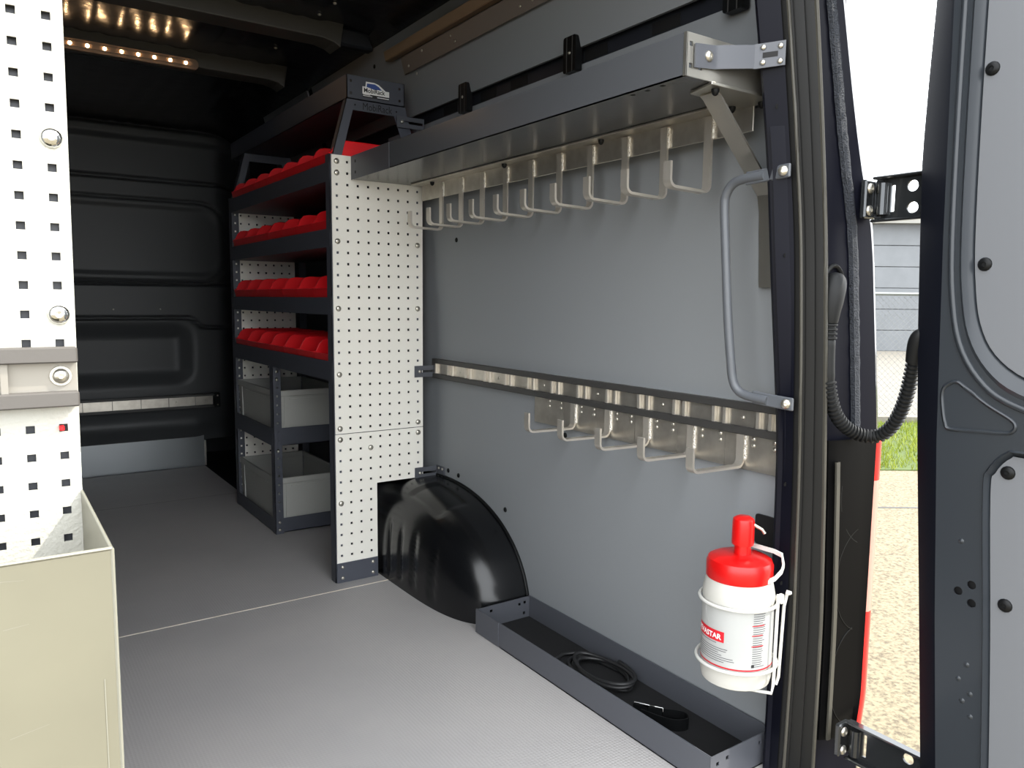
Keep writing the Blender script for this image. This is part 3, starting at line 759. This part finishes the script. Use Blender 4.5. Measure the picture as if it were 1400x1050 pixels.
obj('label_mark', patch(243, 248, .287, .293, .0012, 3), 'print_black', lb)
wh = thing('wire_holder', 'white wire basket holder gripping the hand cleaner bottle', 'holder', (DC.x+.06, DC.y-.04, .23))
WR = DR+.0062
def ring(z, a0=0, a1=360, r=WR, dz=0, n=48): return [(DC.x+r*math.cos(R(a0+(a1-a0)*k/n)), DC.y+r*math.sin(R(a0+(a1-a0)*k/n)), z) for k in range(n+1)]
obj('ring', M().tube(ring(.405), .0036, 8), 'wire', wh, smooth=60); obj('ring', M().tube(ring(.277, r=WR+.003), .0036, 8), 'wire', wh, smooth=60)
def wp(th, z, r=WR+.004): return (DC.x+r*math.cos(R(th)), DC.y+r*math.sin(R(th)), z)
obj('upright', M().tube([wp(288, .43), wp(287, .40), wp(285, .245), wp(280, .228), wp(262, .226, .045), wp(220, .227, .02)], .0034, 8), 'wire', wh, smooth=60)
obj('upright', M().tube([wp(306, .432, WR+.018), wp(304, .40, WR+.012), wp(303, .25, WR+.008), wp(300, .235)], .0032, 8), 'wire', wh, smooth=60)
obj('clip', M().box(1.292, .915, .405, 1.302, .925, .425), 'wire', wh, bev=.002)
obj('clip', M().box(1.30, .905, .425, 1.312, .914, .432), 'wire', wh, bev=.002)
obj('bail', M().strip([(1.25, .930, .452), (1.272, .919, .462), (1.290, .917, .474), (1.298, .919, .484), (1.301, .926, .503), (1.300, .945, .5065), (1.292, .993, .508)], (0, 0, 1), .0085, None, .004), 'wire', wh, smooth=40)

# ------------------------------------------------------------------ floor tray with its contents
TX0, TX1, TY0, TY1 = 1.190, 1.3885, .992, 1.908
ft = thing('floor_tray', 'long slate grey metal tray on the floor against the wall', 'tray', (1.265, 1.44, 0))
obj('tray', M().box(TX0, TY0, .001, TX1, TY1, .004).box(TX0, TY0+.002, .001, TX0+.0025, TY1, .073).box(TX1-.0025, TY0+.002, .001, TX1, TY1, .0735), 'tray', ft)
def tend(y): return M().prism([[(TX0, .001), (TX1, .001), (TX1, .0735), (TX0, .073)]] + [[(c-.0045, z-.0045), (c-.0045, z+.0045), (c+.0045, z+.0045), (c+.0045, z-.0045)] for c, z in ((TX0+.022, .052), (TX0+.052, .056), (TX1-.020, .056), (TX1-.040, .054), (TX1-.022, .022))], y, y+.0025, lambda u, v, a: (u, a, v))
obj('end_plate', tend(TY1-.0025), 'tray', ft); obj('end_plate', tend(TY0), 'tray', ft)
obj('rim', M().tube([(TX0+.001, TY0, .0735), (TX0+.001, TY1, .0735)], .002, 6), 'tray', ft, smooth=60)
obj('rim', M().tube([(TX1-.002, TY0, .0740), (TX1-.002, TY1, .0740)], .002, 6), 'tray', ft, smooth=60)
obj('splice', M().box(TX0-.002, 1.785, .002, TX0, TY1+.001, .0745), 'tray', ft)
obj('splice', M().box(TX1-.005, TY0+.004, .008, TX1-.0025, 1.14, .0745), 'tray', ft)
obj('liner', M().box(TX0+.004, TY0+.005, .0042, TX1-.004, TY1-.004, .0075), 'mat_black', ft)
cb = M(); pts = []
for k in range(5*36+1):
    a = 2*math.pi*k/36; lp = k/36
    rx, ry = .056-.003*math.sin(lp*2.1), .098+.010*math.sin(lp*1.7)
    pts.append((1.312+rx*math.cos(a)+.004*math.sin(lp*3), 1.47+ry*math.sin(a)+.012*math.sin(lp*1.3), .0140+.0048*lp+.003*math.sin(a*2+lp)))
cb.tube(pts, .0052, 8); cb.tube([pts[0], (1.355, 1.56, .014), (1.335, 1.615, .013), (1.30, 1.625, .0135), (1.265, 1.61, .014)], .0052, 8)
tag(obj('cable_coil', cb, 'cable', smooth=60), 'coiled black cable lying in the slate floor tray', 'cable')
sb = thing('buckle_strap', 'small black strap with bright buckle in the floor tray', 'strap', (1.27, 1.20, .008))
loop = spline([(1.255, 1.29, .021), (1.28, 1.25, .021), (1.315, 1.215, .021), (1.330, 1.19, .021), (1.317, 1.17, .021), (1.287, 1.18, .021), (1.267, 1.215, .021), (1.252, 1.26, .021)], 5)
obj('webbing', M().strip(loop, (0, 0, 1), .030, None, .0022), 'plastic', sb, smooth=60)
obj('buckle', M().tube([(1.273, 1.258, .040), (1.273, 1.258, .012), (1.294, 1.229, .012), (1.294, 1.229, .040)], .0018, 8, closed=True), 'chrome', sb, smooth=60)
obj('bar', M().tube([(1.255, 1.287, .039), (1.275, 1.255, .039)], .0035, 6), 'chrome', sb, smooth=60)

# ------------------------------------------------------------------ LED bar on the roof
ld = thing('led_light_bar', 'warm white LED light bar under the dark van roof', 'light', (.44, 3.21, 1.895))
obj('case', M().prism(rrect(.14, 1.882, .742, 1.921, .018, 5), 3.246, 3.266, lambda u, v, a: (u, a, v)), 'led_case', ld, bev=.003)
obj('clear_band', M().prism(rrect(.16, 1.894, .722, 1.910, .007, 4), 3.243, 3.2465, lambda u, v, a: (u, a, v)), 'led_case', ld)
dot_me = mesh_of('led', M().lathe([(.0001, .005), (.0038, .0042), (.006, 0)], (0, 0, 0), 12, axis='y', sgn=-1), smooth=80); dot_me.materials.append(MT['led'])
for k in range(10): put(dot_me, 'led', ld, (.195+.0555*k, 3.243, 1.902))

# ------------------------------------------------------------------ lashing rail on the bulkhead
bl = thing('bulkhead_rail', 'aluminium lashing rail with dark edges across the black bulkhead', 'rail', (.4, 4.77, .36))
by = 4.752
x1 = 1.108
while x1 > -.30:
    w_ = .100 if x1 > 1.1 else .146
    obj('plate', M().box(x1-w_, by, .372, x1-.003, by+.006, .424), 'alu', bl); x1 -= w_
obj('edge_strip', M().box(-.42, by-.008, .425, 1.115, by+.01, .438), 'rail_edge', bl); obj('edge_strip', M().box(-.42, by-.008, .357, 1.115, by+.01, .371), 'rail_edge', bl)
obj('end_bracket', M().box(1.110, by-.012, .355, 1.145, by+.03, .440), 'plastic', bl, bev=.002)
for z in (.37, .425): put(SCREW, 'screw', bl, (1.130, by-.012, z))
put(SCREW, 'screw', bl, (1.06, by, .398)); put(SCREW, 'screw', bl, (.90, by, .398))

# ------------------------------------------------------------------ near left: rack end with white panel, rail and sheet-metal bin
NY = 1.184
def npn(u, v, w): return (u+(v-.8)*.0085, NY+w, v)
lk = thing('left_rack', 'near white perforated rack end at left edge, in full sun', 'shelving rack', (-.15, NY, 0))
NU = [.0815-.038*k for k in range(13)]; NV = [.299+.038*k for k in range(34)]
big = {(0, 24), (0, 18), (0, 16)}
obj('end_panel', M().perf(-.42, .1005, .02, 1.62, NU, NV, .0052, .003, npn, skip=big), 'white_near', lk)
for b in (24, 18): put(BOLT_BIG, 'bolt', lk, npn(NU[0], NV[b], 0))
obj('added_backing', M().box(-.42, NY+.012, .02, .098, NY+.015, 1.6), 'tray', lk)  # grey sheet added behind the panel to set the tone of its holes
for x in (.060, -.40):
    obj('post', M().box(x, NY+.016, 0, x+.036, NY+.046, 1.6), 'charcoal', lk); obj('post', M().box(x, 2.30, 0, x+.036, 2.335, 1.6), 'charcoal', lk)
for z in (.02, .5, .9, 1.3): obj('shelf', M().prism([(-.42, z), (.0975, z), (.0975, z+.06), (.0965, z+.06), (.0965, z+.003), (-.42, z+.003)], NY+.047, 2.34, lambda u, v, a: (u, a, v)), 'charcoal', lk)
nr = thing('panel_rail', 'short aluminium lashing rail with grey edges across the sunlit white panel', 'rail', (-.15, NY-.01, .86))
obj('channel', M().box(-.42, NY-.008, .864, .1, NY-.0005, .940), 'alu_near', nr)
obj('edge_strip', M().box(-.42, NY-.026, .920, .1005, NY-.008, .941), 'rail_edge_near', nr, bev=.002)
obj('edge_strip', M().box(-.42, NY-.026, .862, .1005, NY-.008, .882), 'rail_edge_near', nr, bev=.002)
for x in (.018, -.106, -.138, -.23, -.262, -.35): obj('crossbar', M().box(x-.004, NY-.018, .882, x+.004, NY-.008, .920), 'alu_near', nr)
ws = obj('washer', M().lathe([(.0001, .003), (.013, .003), (.0135, 0)], (.081, NY-.008, .902), 20, axis='y', sgn=-1), 'zinc', nr, smooth=40)
put(BOLT, 'bolt', nr, (.081, NY-.011, .902))
tag(obj('red_peg', M().box(NU[0]-.0052, NY-.008, NV[14]-.004+.001, NU[0]+.001, NY+.002, NV[14]+.0035), 'red', bev=.001), 'tiny red peg stuck in a hole of the white panel', 'peg')

mbn = thing('sheet_metal_bin', 'pale sheet metal bin fixed below the near white panel', 'bin', (-.15, 1.04, 0))
BZ = .742; BYF = .89
obj('front_sheet', M().box(-.42, BYF, .02, .1005, BYF+.0025, BZ), 'metal_bin', mbn)
obj('side_sheet', M().box(.098, BYF+.0025, .02, .1005, NY-.001, BZ), 'metal_bin', mbn)
obj('corner_edge', M().tube([(.100, BYF+.001, .02), (.100, BYF+.001, BZ)], .0022, 6), 'bin_edge', mbn, smooth=60)
obj('hem', M().tube([(-.42, BYF+.001, BZ), (.100, BYF+.001, BZ)], .0022, 6), 'bin_edge', mbn, smooth=60)
obj('hem', M().tube([(.0995, BYF+.001, BZ), (.0995, NY-.002, BZ)], .0018, 6), 'bin_edge', mbn, smooth=60)
obj('base_sheet', M().box(-.42, BYF+.0025, .02, .098, NY-.001, .0225), 'metal_bin', mbn)
obj('side_sheet', M().box(-.42, BYF+.0025, .0225, -.4175, NY-.001, BZ), 'metal_bin', mbn)
obj('fold', M().box(.0865, BYF-.0006, .02, .0875, BYF, .60), 'bin_edge', mbn)
for u, v, L, dv in ((-.01, .726, .030, -.003), (.0, .675, .022, .002), (.0, .56, .035, .006)):
    obj('scratch', M().add([(u, BYF-.0002, v), (u+L, BYF-.0002, v+dv), (u+L, BYF-.0002, v+dv+.0003), (u, BYF-.0002, v+.0006)], [(0, 1, 2, 3)]), 'bin_edge', mbn)

# ------------------------------------------------------------------ open rear door on the right
DX = 1.38
d1 = struct('door_1')
def dp(u, v, a): return (DX+a, u, v)
ed = [(.704, 1.98), (.702, 1.75), (.701, 1.519), (.696, 1.30), (.692, 1.13), (.679, .772), (.660, .45), (.640, .175), (.620, -.12)]
# upper recess (frame line) and the grey panel inside it; lower recess and panel
def sp2(pts, n=4, closed=False): return [(p.x, p.y) for p in spline([(a, b, 0) for a, b in pts], n, closed)]
rec_u = sp2([(.672, 1.92), (.670, 1.52), (.668, 1.30), (.664, 1.127), (.657, 1.03), (.640, .950), (.605, .893), (.556, .858), (.46, .835), (.30, .825), (.05, .825), (-.08, .86), (-.10, 1.0), (-.10, 1.92)])
pan_u = sp2([(.651, 1.90), (.651, 1.504), (.649, 1.30), (.645, 1.127), (.639, 1.045), (.627, .978), (.600, .926), (.548, .888), (.46, .866), (.30, .856), (.05, .856), (-.06, .88), (-.085, 1.0), (-.085, 1.90)])
rec_l = sp2([(.597, .69), (.592, .735), (.565, .768), (.53, .772), (.30, .772), (.0, .772), (-.08, .75), (-.10, .70), (-.10, .10), (-.08, -.04), (.0, -.06), (.40, -.06), (.53, -.05), (.556, .0), (.566, .20), (.580, .45)], 4, True)
pan_l = sp2([(.587, .69), (.582, .728), (.560, .757), (.53, .760), (.30, .760), (.0, .760), (-.07, .74), (-.09, .70), (-.09, .10), (-.07, -.03), (.0, -.05), (.40, -.05), (.525, -.04), (.546, .0), (.556, .22), (.570, .45)], 4, True)
skin_loops = [ed + [(-.14, -.12), (-.14, 1.98)], rec_u, rec_l] + [circ(u, v, .0075, 12) for u, v in ((.624, .511), (.603, .528), (.601, .496))]
obj('inner_skin', M().prism(skin_loops, 0, .002, dp), 'door_paint', d1)
def band(a, b, xa, xb, closed):
    n = len(a); A = a+[a[0]] if closed else a; B = b+[b[0]] if closed else b
    return M().sheet([[dp(u, v, xa) for u, v in A], [dp(u*.75+p*.25, v*.75+q*.25, xa-.004) for (u, v), (p, q) in zip(A, B)], [dp(u*.45+p*.55, v*.45+q*.55, xa+(xb-xa)*.35) for (u, v), (p, q) in zip(A, B)], [dp(p, q, xb) for p, q in B]])
obj('recess_wall', band(rec_u, pan_u, 0, .018, False), 'door_paint', d1, smooth=60)
obj('recess_wall', band(rec_l, pan_l, 0, .012, True), 'door_paint', d1, smooth=60)
obj('ridge', M().tube([dp(u+.013, v-.012*max(0, min(1, (1.1-v)/.3)), .001) for u, v in rec_u[4:44]], .006, 8), 'door_paint', d1, smooth=60)
obj('upper_panel', M().prism(pan_u, .012, .016, dp), 'panel_door', d1, bev=.001)
obj('lower_panel', M().prism(pan_l, .006, .010, dp), 'panel_door', d1, bev=.001)
tri = sp2([(.668, .868), (.674, .855), (.672, .83), (.666, .802), (.658, .793), (.62, .795), (.575, .798), (.560, .801), (.555, .811), (.563, .822), (.60, .842), (.635, .866), (.652, .876)], 4, True)
obj('emboss', M().tube([dp(u, v, -.0003) for u, v in tri], .0034, 6, closed=True), 'door_paint', d1, smooth=60)
for y, z, a in ((.563, .732, .006), (.551, .508, .006), (.637, 1.395, .012), (.626, 1.076, .012), (.30, 1.0, .012), (.30, .65, .006)): put(PLUG_DOOR, 'plug', d1, dp(y, z, a), FACE_MX)
obj('hole_back', M().box(DX+.012, .585, .480, DX+.014, .640, .545), 'dark', d1)
dim = mesh_of('dimple', M().lathe([(.0001, .0018), (.0035, .0012), (.005, 0)], (0, 0, 0), 10, axis='x', sgn=-1), smooth=60); dim.materials.append(MT['door_paint'])
for y, z in ((.601, .385), (.613, .355), (.592, .335), (.604, .318), (.589, .295), (.625, .60)): put(dim, 'dimple', d1, dp(y, z, 0))
# chamfered hinge edge and outer skin
out = [(0.7468, 2.000), (0.7568, 1.547), (0.7612, 1.422), (0.7645, 1.278), (0.7589, 1.137), (0.7511, 0.962), (0.7386, 0.758), (0.7171, 0.481), (0.6904, 0.128), (0.6707, -0.162)]
rows = []
for k in range(45):
    z = 1.98-2.10*k/44
    yi = interp(z, [(b, a) for a, b in ed]); yo = interp(z, [(b, a) for a, b in out])
    rows.append([(DX, yi, z), (DX+.004, yi+.006, z), (DX+.044, yo-.006, z), (DX+.050, yo, z), (DX+.056, yo-.001, z), (DX+.070, yo-.03, z), (DX+.080, .3, z), (DX+.080, -.14, z)])
obj('edge_and_outer_skin', M().sheet(rows), 'edge_paint', d1, smooth=12)
obj('end_cap', M().box(DX, -.145, -.12, DX+.080, -.14, 1.98), 'door_paint', d1)
obj('end_cap', M().box(DX, -.14, 1.97, DX+.080, .70, 1.98), 'door_paint', d1)
obj('end_cap', M().box(DX, -.14, -.125, DX+.080, .62, -.12), 'door_paint', d1)

# ------------------------------------------------------------------ hinges, conduit, tail lamp
def hinge(name, label, z0, z1, ya, yb, x):
    t = bpy.data.objects.new(name, None); COL.objects.link(t); t.parent = d1; t.location = (x, (ya+yb)/2, z0); WP[t] = Vector(t.location); t['label'] = label
    zc = (z0+z1)/2; h = z1-z0
    loops = [rrect(yb, z0, ya, z1, .010, 4), circ(yb+.030, zc+h*.24, .0105), circ(yb+.028, zc-h*.24, .0105), rrect(ya-.040, zc-h*.30, ya-.033, zc+h*.30, .001, 2)]
    obj('leaf', M().prism(loops, 0, .005, lambda u, v, a: (x+a, u, v)), 'hinge', t, bev=.001)
    obj('flange', M().box(x-.014, yb-.004, z1-.004, x+.006, ya, z1+.002), 'hinge', t, bev=.002)
    obj('flange', M().box(x-.014, yb-.004, z0-.002, x+.006, ya, z0+.004), 'hinge', t, bev=.002)
    obj('knuckle', M().lathe([(.0001, z0+.012), (.011, z0+.012), (.011, z1-.012), (.0001, z1-.012)], (x-.004, ya-.018, 0), 16), 'hinge', t, smooth=40)
    obj('body_bracket', M().box(x-.03, ya+.001, z0+.006, x+.008, ya+.014, z1-.004), 'hinge', t, bev=.003)
    for zz in (zc+h*.25, zc-h*.25): put(BOLT, 'bolt', t, (x-.018, ya, zz))
    return t
hinge('door_hinge', 'upper glossy black rear door hinge against the white sky', 1.168, 1.252, .866, .762, 1.455)
hinge('door_hinge', 'lower glossy black rear door hinge below the red tail lamp', .062, .142, .850, .694, 1.450)

cd = thing('cable_conduit', 'black corrugated cable conduit looping between pillar and open door', 'conduit', (1.45, .84, .74))
cpath = spline([(1.372, .893, .978), (1.372, .893, .93), (1.374, .892, .87), (1.380, .889, .825), (1.396, .884, .785), (1.426, .876, .757), (1.452, .860, .744), (1.466, .836, .745), (1.468, .812, .765), (1.464, .792, .80), (1.458, .778, .84), (1.452, .768, .885), (1.446, .762, .915)], 24)
Ls = [0]
for a, b in zip(cpath, cpath[1:]): Ls.append(Ls[-1]+(b-a).length)
def at_len(s):
    for i in range(len(Ls)-1):
        if Ls[i+1] >= s:
            t = (s-Ls[i])/max(1e-9, Ls[i+1]-Ls[i]); return cpath[i].lerp(cpath[i+1], t)
    return cpath[-1]
total = Ls[-1]; pts = []; rs = []
s = 0; s_smooth0, s_smooth1 = .035, .115
while s < total-.014:
    if s_smooth0 < s < s_smooth1:
        pts.append(at_len(s)); rs.append(.0115); s += .01; continue
    for ds, rr in ((0, .0102), (.0016, .0140), (.0046, .0140), (.0064, .0102)):
        pts.append(at_len(s+ds)); rs.append(rr)
    s += .0086
obj('corrugated_tube', M().tube(pts, rs, 16), 'conduit', cd, smooth=35)
obj('boot', M().tube(spline([(1.372, .893, .970), (1.373, .893, 1.0), (1.378, .894, 1.03), (1.386, .897, 1.052), (1.392, .901, 1.064)], 4), [.0135, .0148, .0162, .0176, .0190, .0202, .0212, .0220, .0226, .0228, .0226, .022, .021, .0192, .0165, .012, .006], 16), 'conduit', cd, smooth=60)
obj('boot_rim', M().tube([(1.390+.030*math.cos(2*math.pi*k/28), .903-.1*.030*math.cos(2*math.pi*k/28), 1.032+.050*math.sin(2*math.pi*k/28)) for k in range(28)], .0045, 6, closed=True), 'conduit', cd, smooth=60)
obj('boot', M().tube(spline([(1.448, .765, .900), (1.443, .759, .925), (1.437, .753, .945), (1.430, .745, .962)], 4), [.0140, .0145, .0152, .0158, .0162, .0164, .0162, .0158, .015, .0138, .0115, .008, .004], 16), 'conduit', cd, smooth=60)

tl = thing('tail_lamp', 'tall red tail lamp with dark inner flank on the rear corner', 'tail lamp', (1.47, .88, .08))
rows = []
for k in range(34):
    z = .085+.648*k/33; so = soft(z, SO_T); ox = 1.519-.012*sstep(.0, .1, .18-z)
    rows.append([(so+.006, .925, z), (so+.010, .896, z), (so+.030, .886, z), (so+.10, .876, z), (ox, .868, z), (ox+.002, .875, z)])
obj('housing', M().sheet(rows), 'lamp_housing', tl, smooth=35)
def lens(z0, z1, mt):
    n = max(2, int((z1-z0)/.02)); rows = []
    for k in range(n+1):
        z = z0+(z1-z0)*k/n; ox = 1.519-.012*sstep(.0, .1, .18-z)
        rows.append([(ox, .868, z), (ox+.006, .8655, z), (ox+.020, .868, z), (ox+.032, .876, z), (ox+.040, .890, z), (ox+.046, .93, z), (ox+.05, 1.0, z)])
    obj('lens', M().sheet(rows), mt, tl, smooth=60)
lens(.085, .355, 'lens_red'); lens(.355, .640, 'lens_clear'); lens(.640, .733, 'lens_red')
rows = [[(soft(z, SO_T)+.016, .884, z), (soft(z, SO_T)+.016, .880, z), (soft(z, SO_T)+.026, .879, z), (soft(z, SO_T)+.027, .884, z)] for z in (.09+.03*k for k in range(21))]
obj('edge_strip', M().sheet(rows), 'seal_hi', tl)
def flank_y(x): return interp(x, [(1.437, .886), (1.507, .876), (1.519, .868)])-.0008
for zc_ in (.215, .43, .62):
    arc = [(1.512-.082*math.cos(R(a_)), zc_+.115*math.sin(R(a_))) for a_ in range(-72, 73, 8)]
    obj('chamber_line', M().tube([(x_, flank_y(x_), z_) for x_, z_ in arc if .09 < z_ < .725], .0012, 5), 'plastic', tl, smooth=60)

# ------------------------------------------------------------------ outside: ground, grass strip, fence, shed
GZ = -.62
FW = Vector((math.sin(yaw), math.cos(yaw), 0)); RT = Vector((math.cos(yaw), -math.sin(yaw), 0))
def S(lat, dep, z): p = RT*lat+FW*dep; return (p.x, p.y, z)
def slab(l0, l1, d0, d1, z0, z1): return M().hexa([S(l0,d0,z0), S(l1,d0,z0), S(l1,d1,z0), S(l0,d1,z0), S(l0,d0,z1), S(l1,d0,z1), S(l1,d1,z1), S(l0,d1,z1)])
g = sstruct(obj('floor_outside', slab(-30, 30, -25, 7.42, GZ-.1, GZ), 'concrete'))
g['kind'] = 'structure'
yd = sstruct(obj('floor_yard', slab(-30, 40, 10.6, 27.2, GZ-.1, GZ+.0), 'road_pale'))
tag(obj('drive_joint', slab(-6, 8, 6.02, 6.05, GZ+.0005, GZ+.003), 'rail_edge'), 'dark joint line across the sunny concrete drive', 'joint')
kb = thing('concrete_kerb', 'pale low kerb wall below the chain link fence', 'kerb', S(4, 10.5, GZ))
for k in range(18):
    l0 = -9+1.5*k; obj('kerb_stone', slab(l0, l0+1.49, 10.42, 10.62, GZ, GZ+.09), 'kerb', kb)
lawn = thing('lawn', 'bright green grass strip beyond the concrete drive', 'grass', S(4, 9, GZ))
lawn_base = obj('soil', slab(-9, 18, 7.42, 10.42, GZ-.1, GZ+.01), 'soil', lawn)
gm = M()
for _ in range(15000):
    l = rnd.uniform(1.5, 8.5); d = rnd.uniform(7.42, 10.42); hgt = rnd.uniform(.03, .09); a = rnd.uniform(0, 6.28); w = .006
    b = Vector(S(l, d, GZ+.01)); du = Vector((math.cos(a), math.sin(a), 0))*w; tip = b+Vector((rnd.uniform(-.03, .03), rnd.uniform(-.03, .03), hgt))
    gm.add([b-du, b+du, tip], [(0, 1, 2)])
gb = obj('grass_blades', gm, 'grass', lawn); gb['kind'] = 'stuff'
fn = thing('chain_link_fence', 'grey chain link fence between the lawn and the yard', 'fence', S(5, 10.9, GZ))
FH = 1.77; FL0, FL1 = 2.5, 9.0
obj('top_rail', M().tube([S(FL0, 10.9, GZ+FH), S(FL1, 10.9, GZ+FH)], .022, 8), 'galv', fn, smooth=60)
for l in (2.6, 5.0, 7.6): obj('post', M().tube([S(l, 10.9, GZ), S(l, 10.9, GZ+FH+.05)], .026, 10), 'galv', fn, smooth=60)
wm = M(); sp_ = .085; k = 0; l = FL0-FH
while l < FL1:
    for sg in (1, -1):
        a0 = max(l, FL0); a1 = min(l+FH, FL1)
        if a1-a0 > .05:
            za, zb = ((a0-l), (a1-l)) if sg > 0 else (FH-(a0-l), FH-(a1-l))
            wm.tube([S(a0, 10.9+.004*sg, GZ+.02+za*.98), S(a1, 10.9+.004*sg, GZ+.02+zb*.98)], .0022, 4)
    l += sp_
wn = obj('wire_mesh', wm, 'galv', fn); wn['kind'] = 'stuff'
bd = thing('shed_building', 'pale grey shed with horizontal cladding and white fascia beyond the fence', 'building', S(13, 29, GZ))
zt = 3.75; nb = 6; z0 = GZ
for k in range(nb):
    a = z0+(zt-z0)*k/nb; b = z0+(zt-z0)*(k+1)/nb-.02
    obj('cladding_panel', slab(-4, 32, 26.8, 26.95, a, b), 'shed', bd, bev=.01)
obj('wall_core', slab(-4, 32, 26.90, 34, z0, zt), 'shed', bd)
obj('fascia', slab(-4.3, 32.3, 26.35, 26.85, zt-.02, zt+.36), 'fascia', bd)
obj('roof', M().hexa([S(-4.3, 26.4, zt+.36), S(32.3, 26.4, zt+.36), S(32.3, 34.3, zt+.40), S(-4.3, 34.3, zt+.40), S(-4.3, 26.4, zt+.40), S(32.3, 26.4, zt+.40), S(32.3, 34.3, zt+.9), S(-4.3, 34.3, zt+.9)]), 'shed_roof', bd)
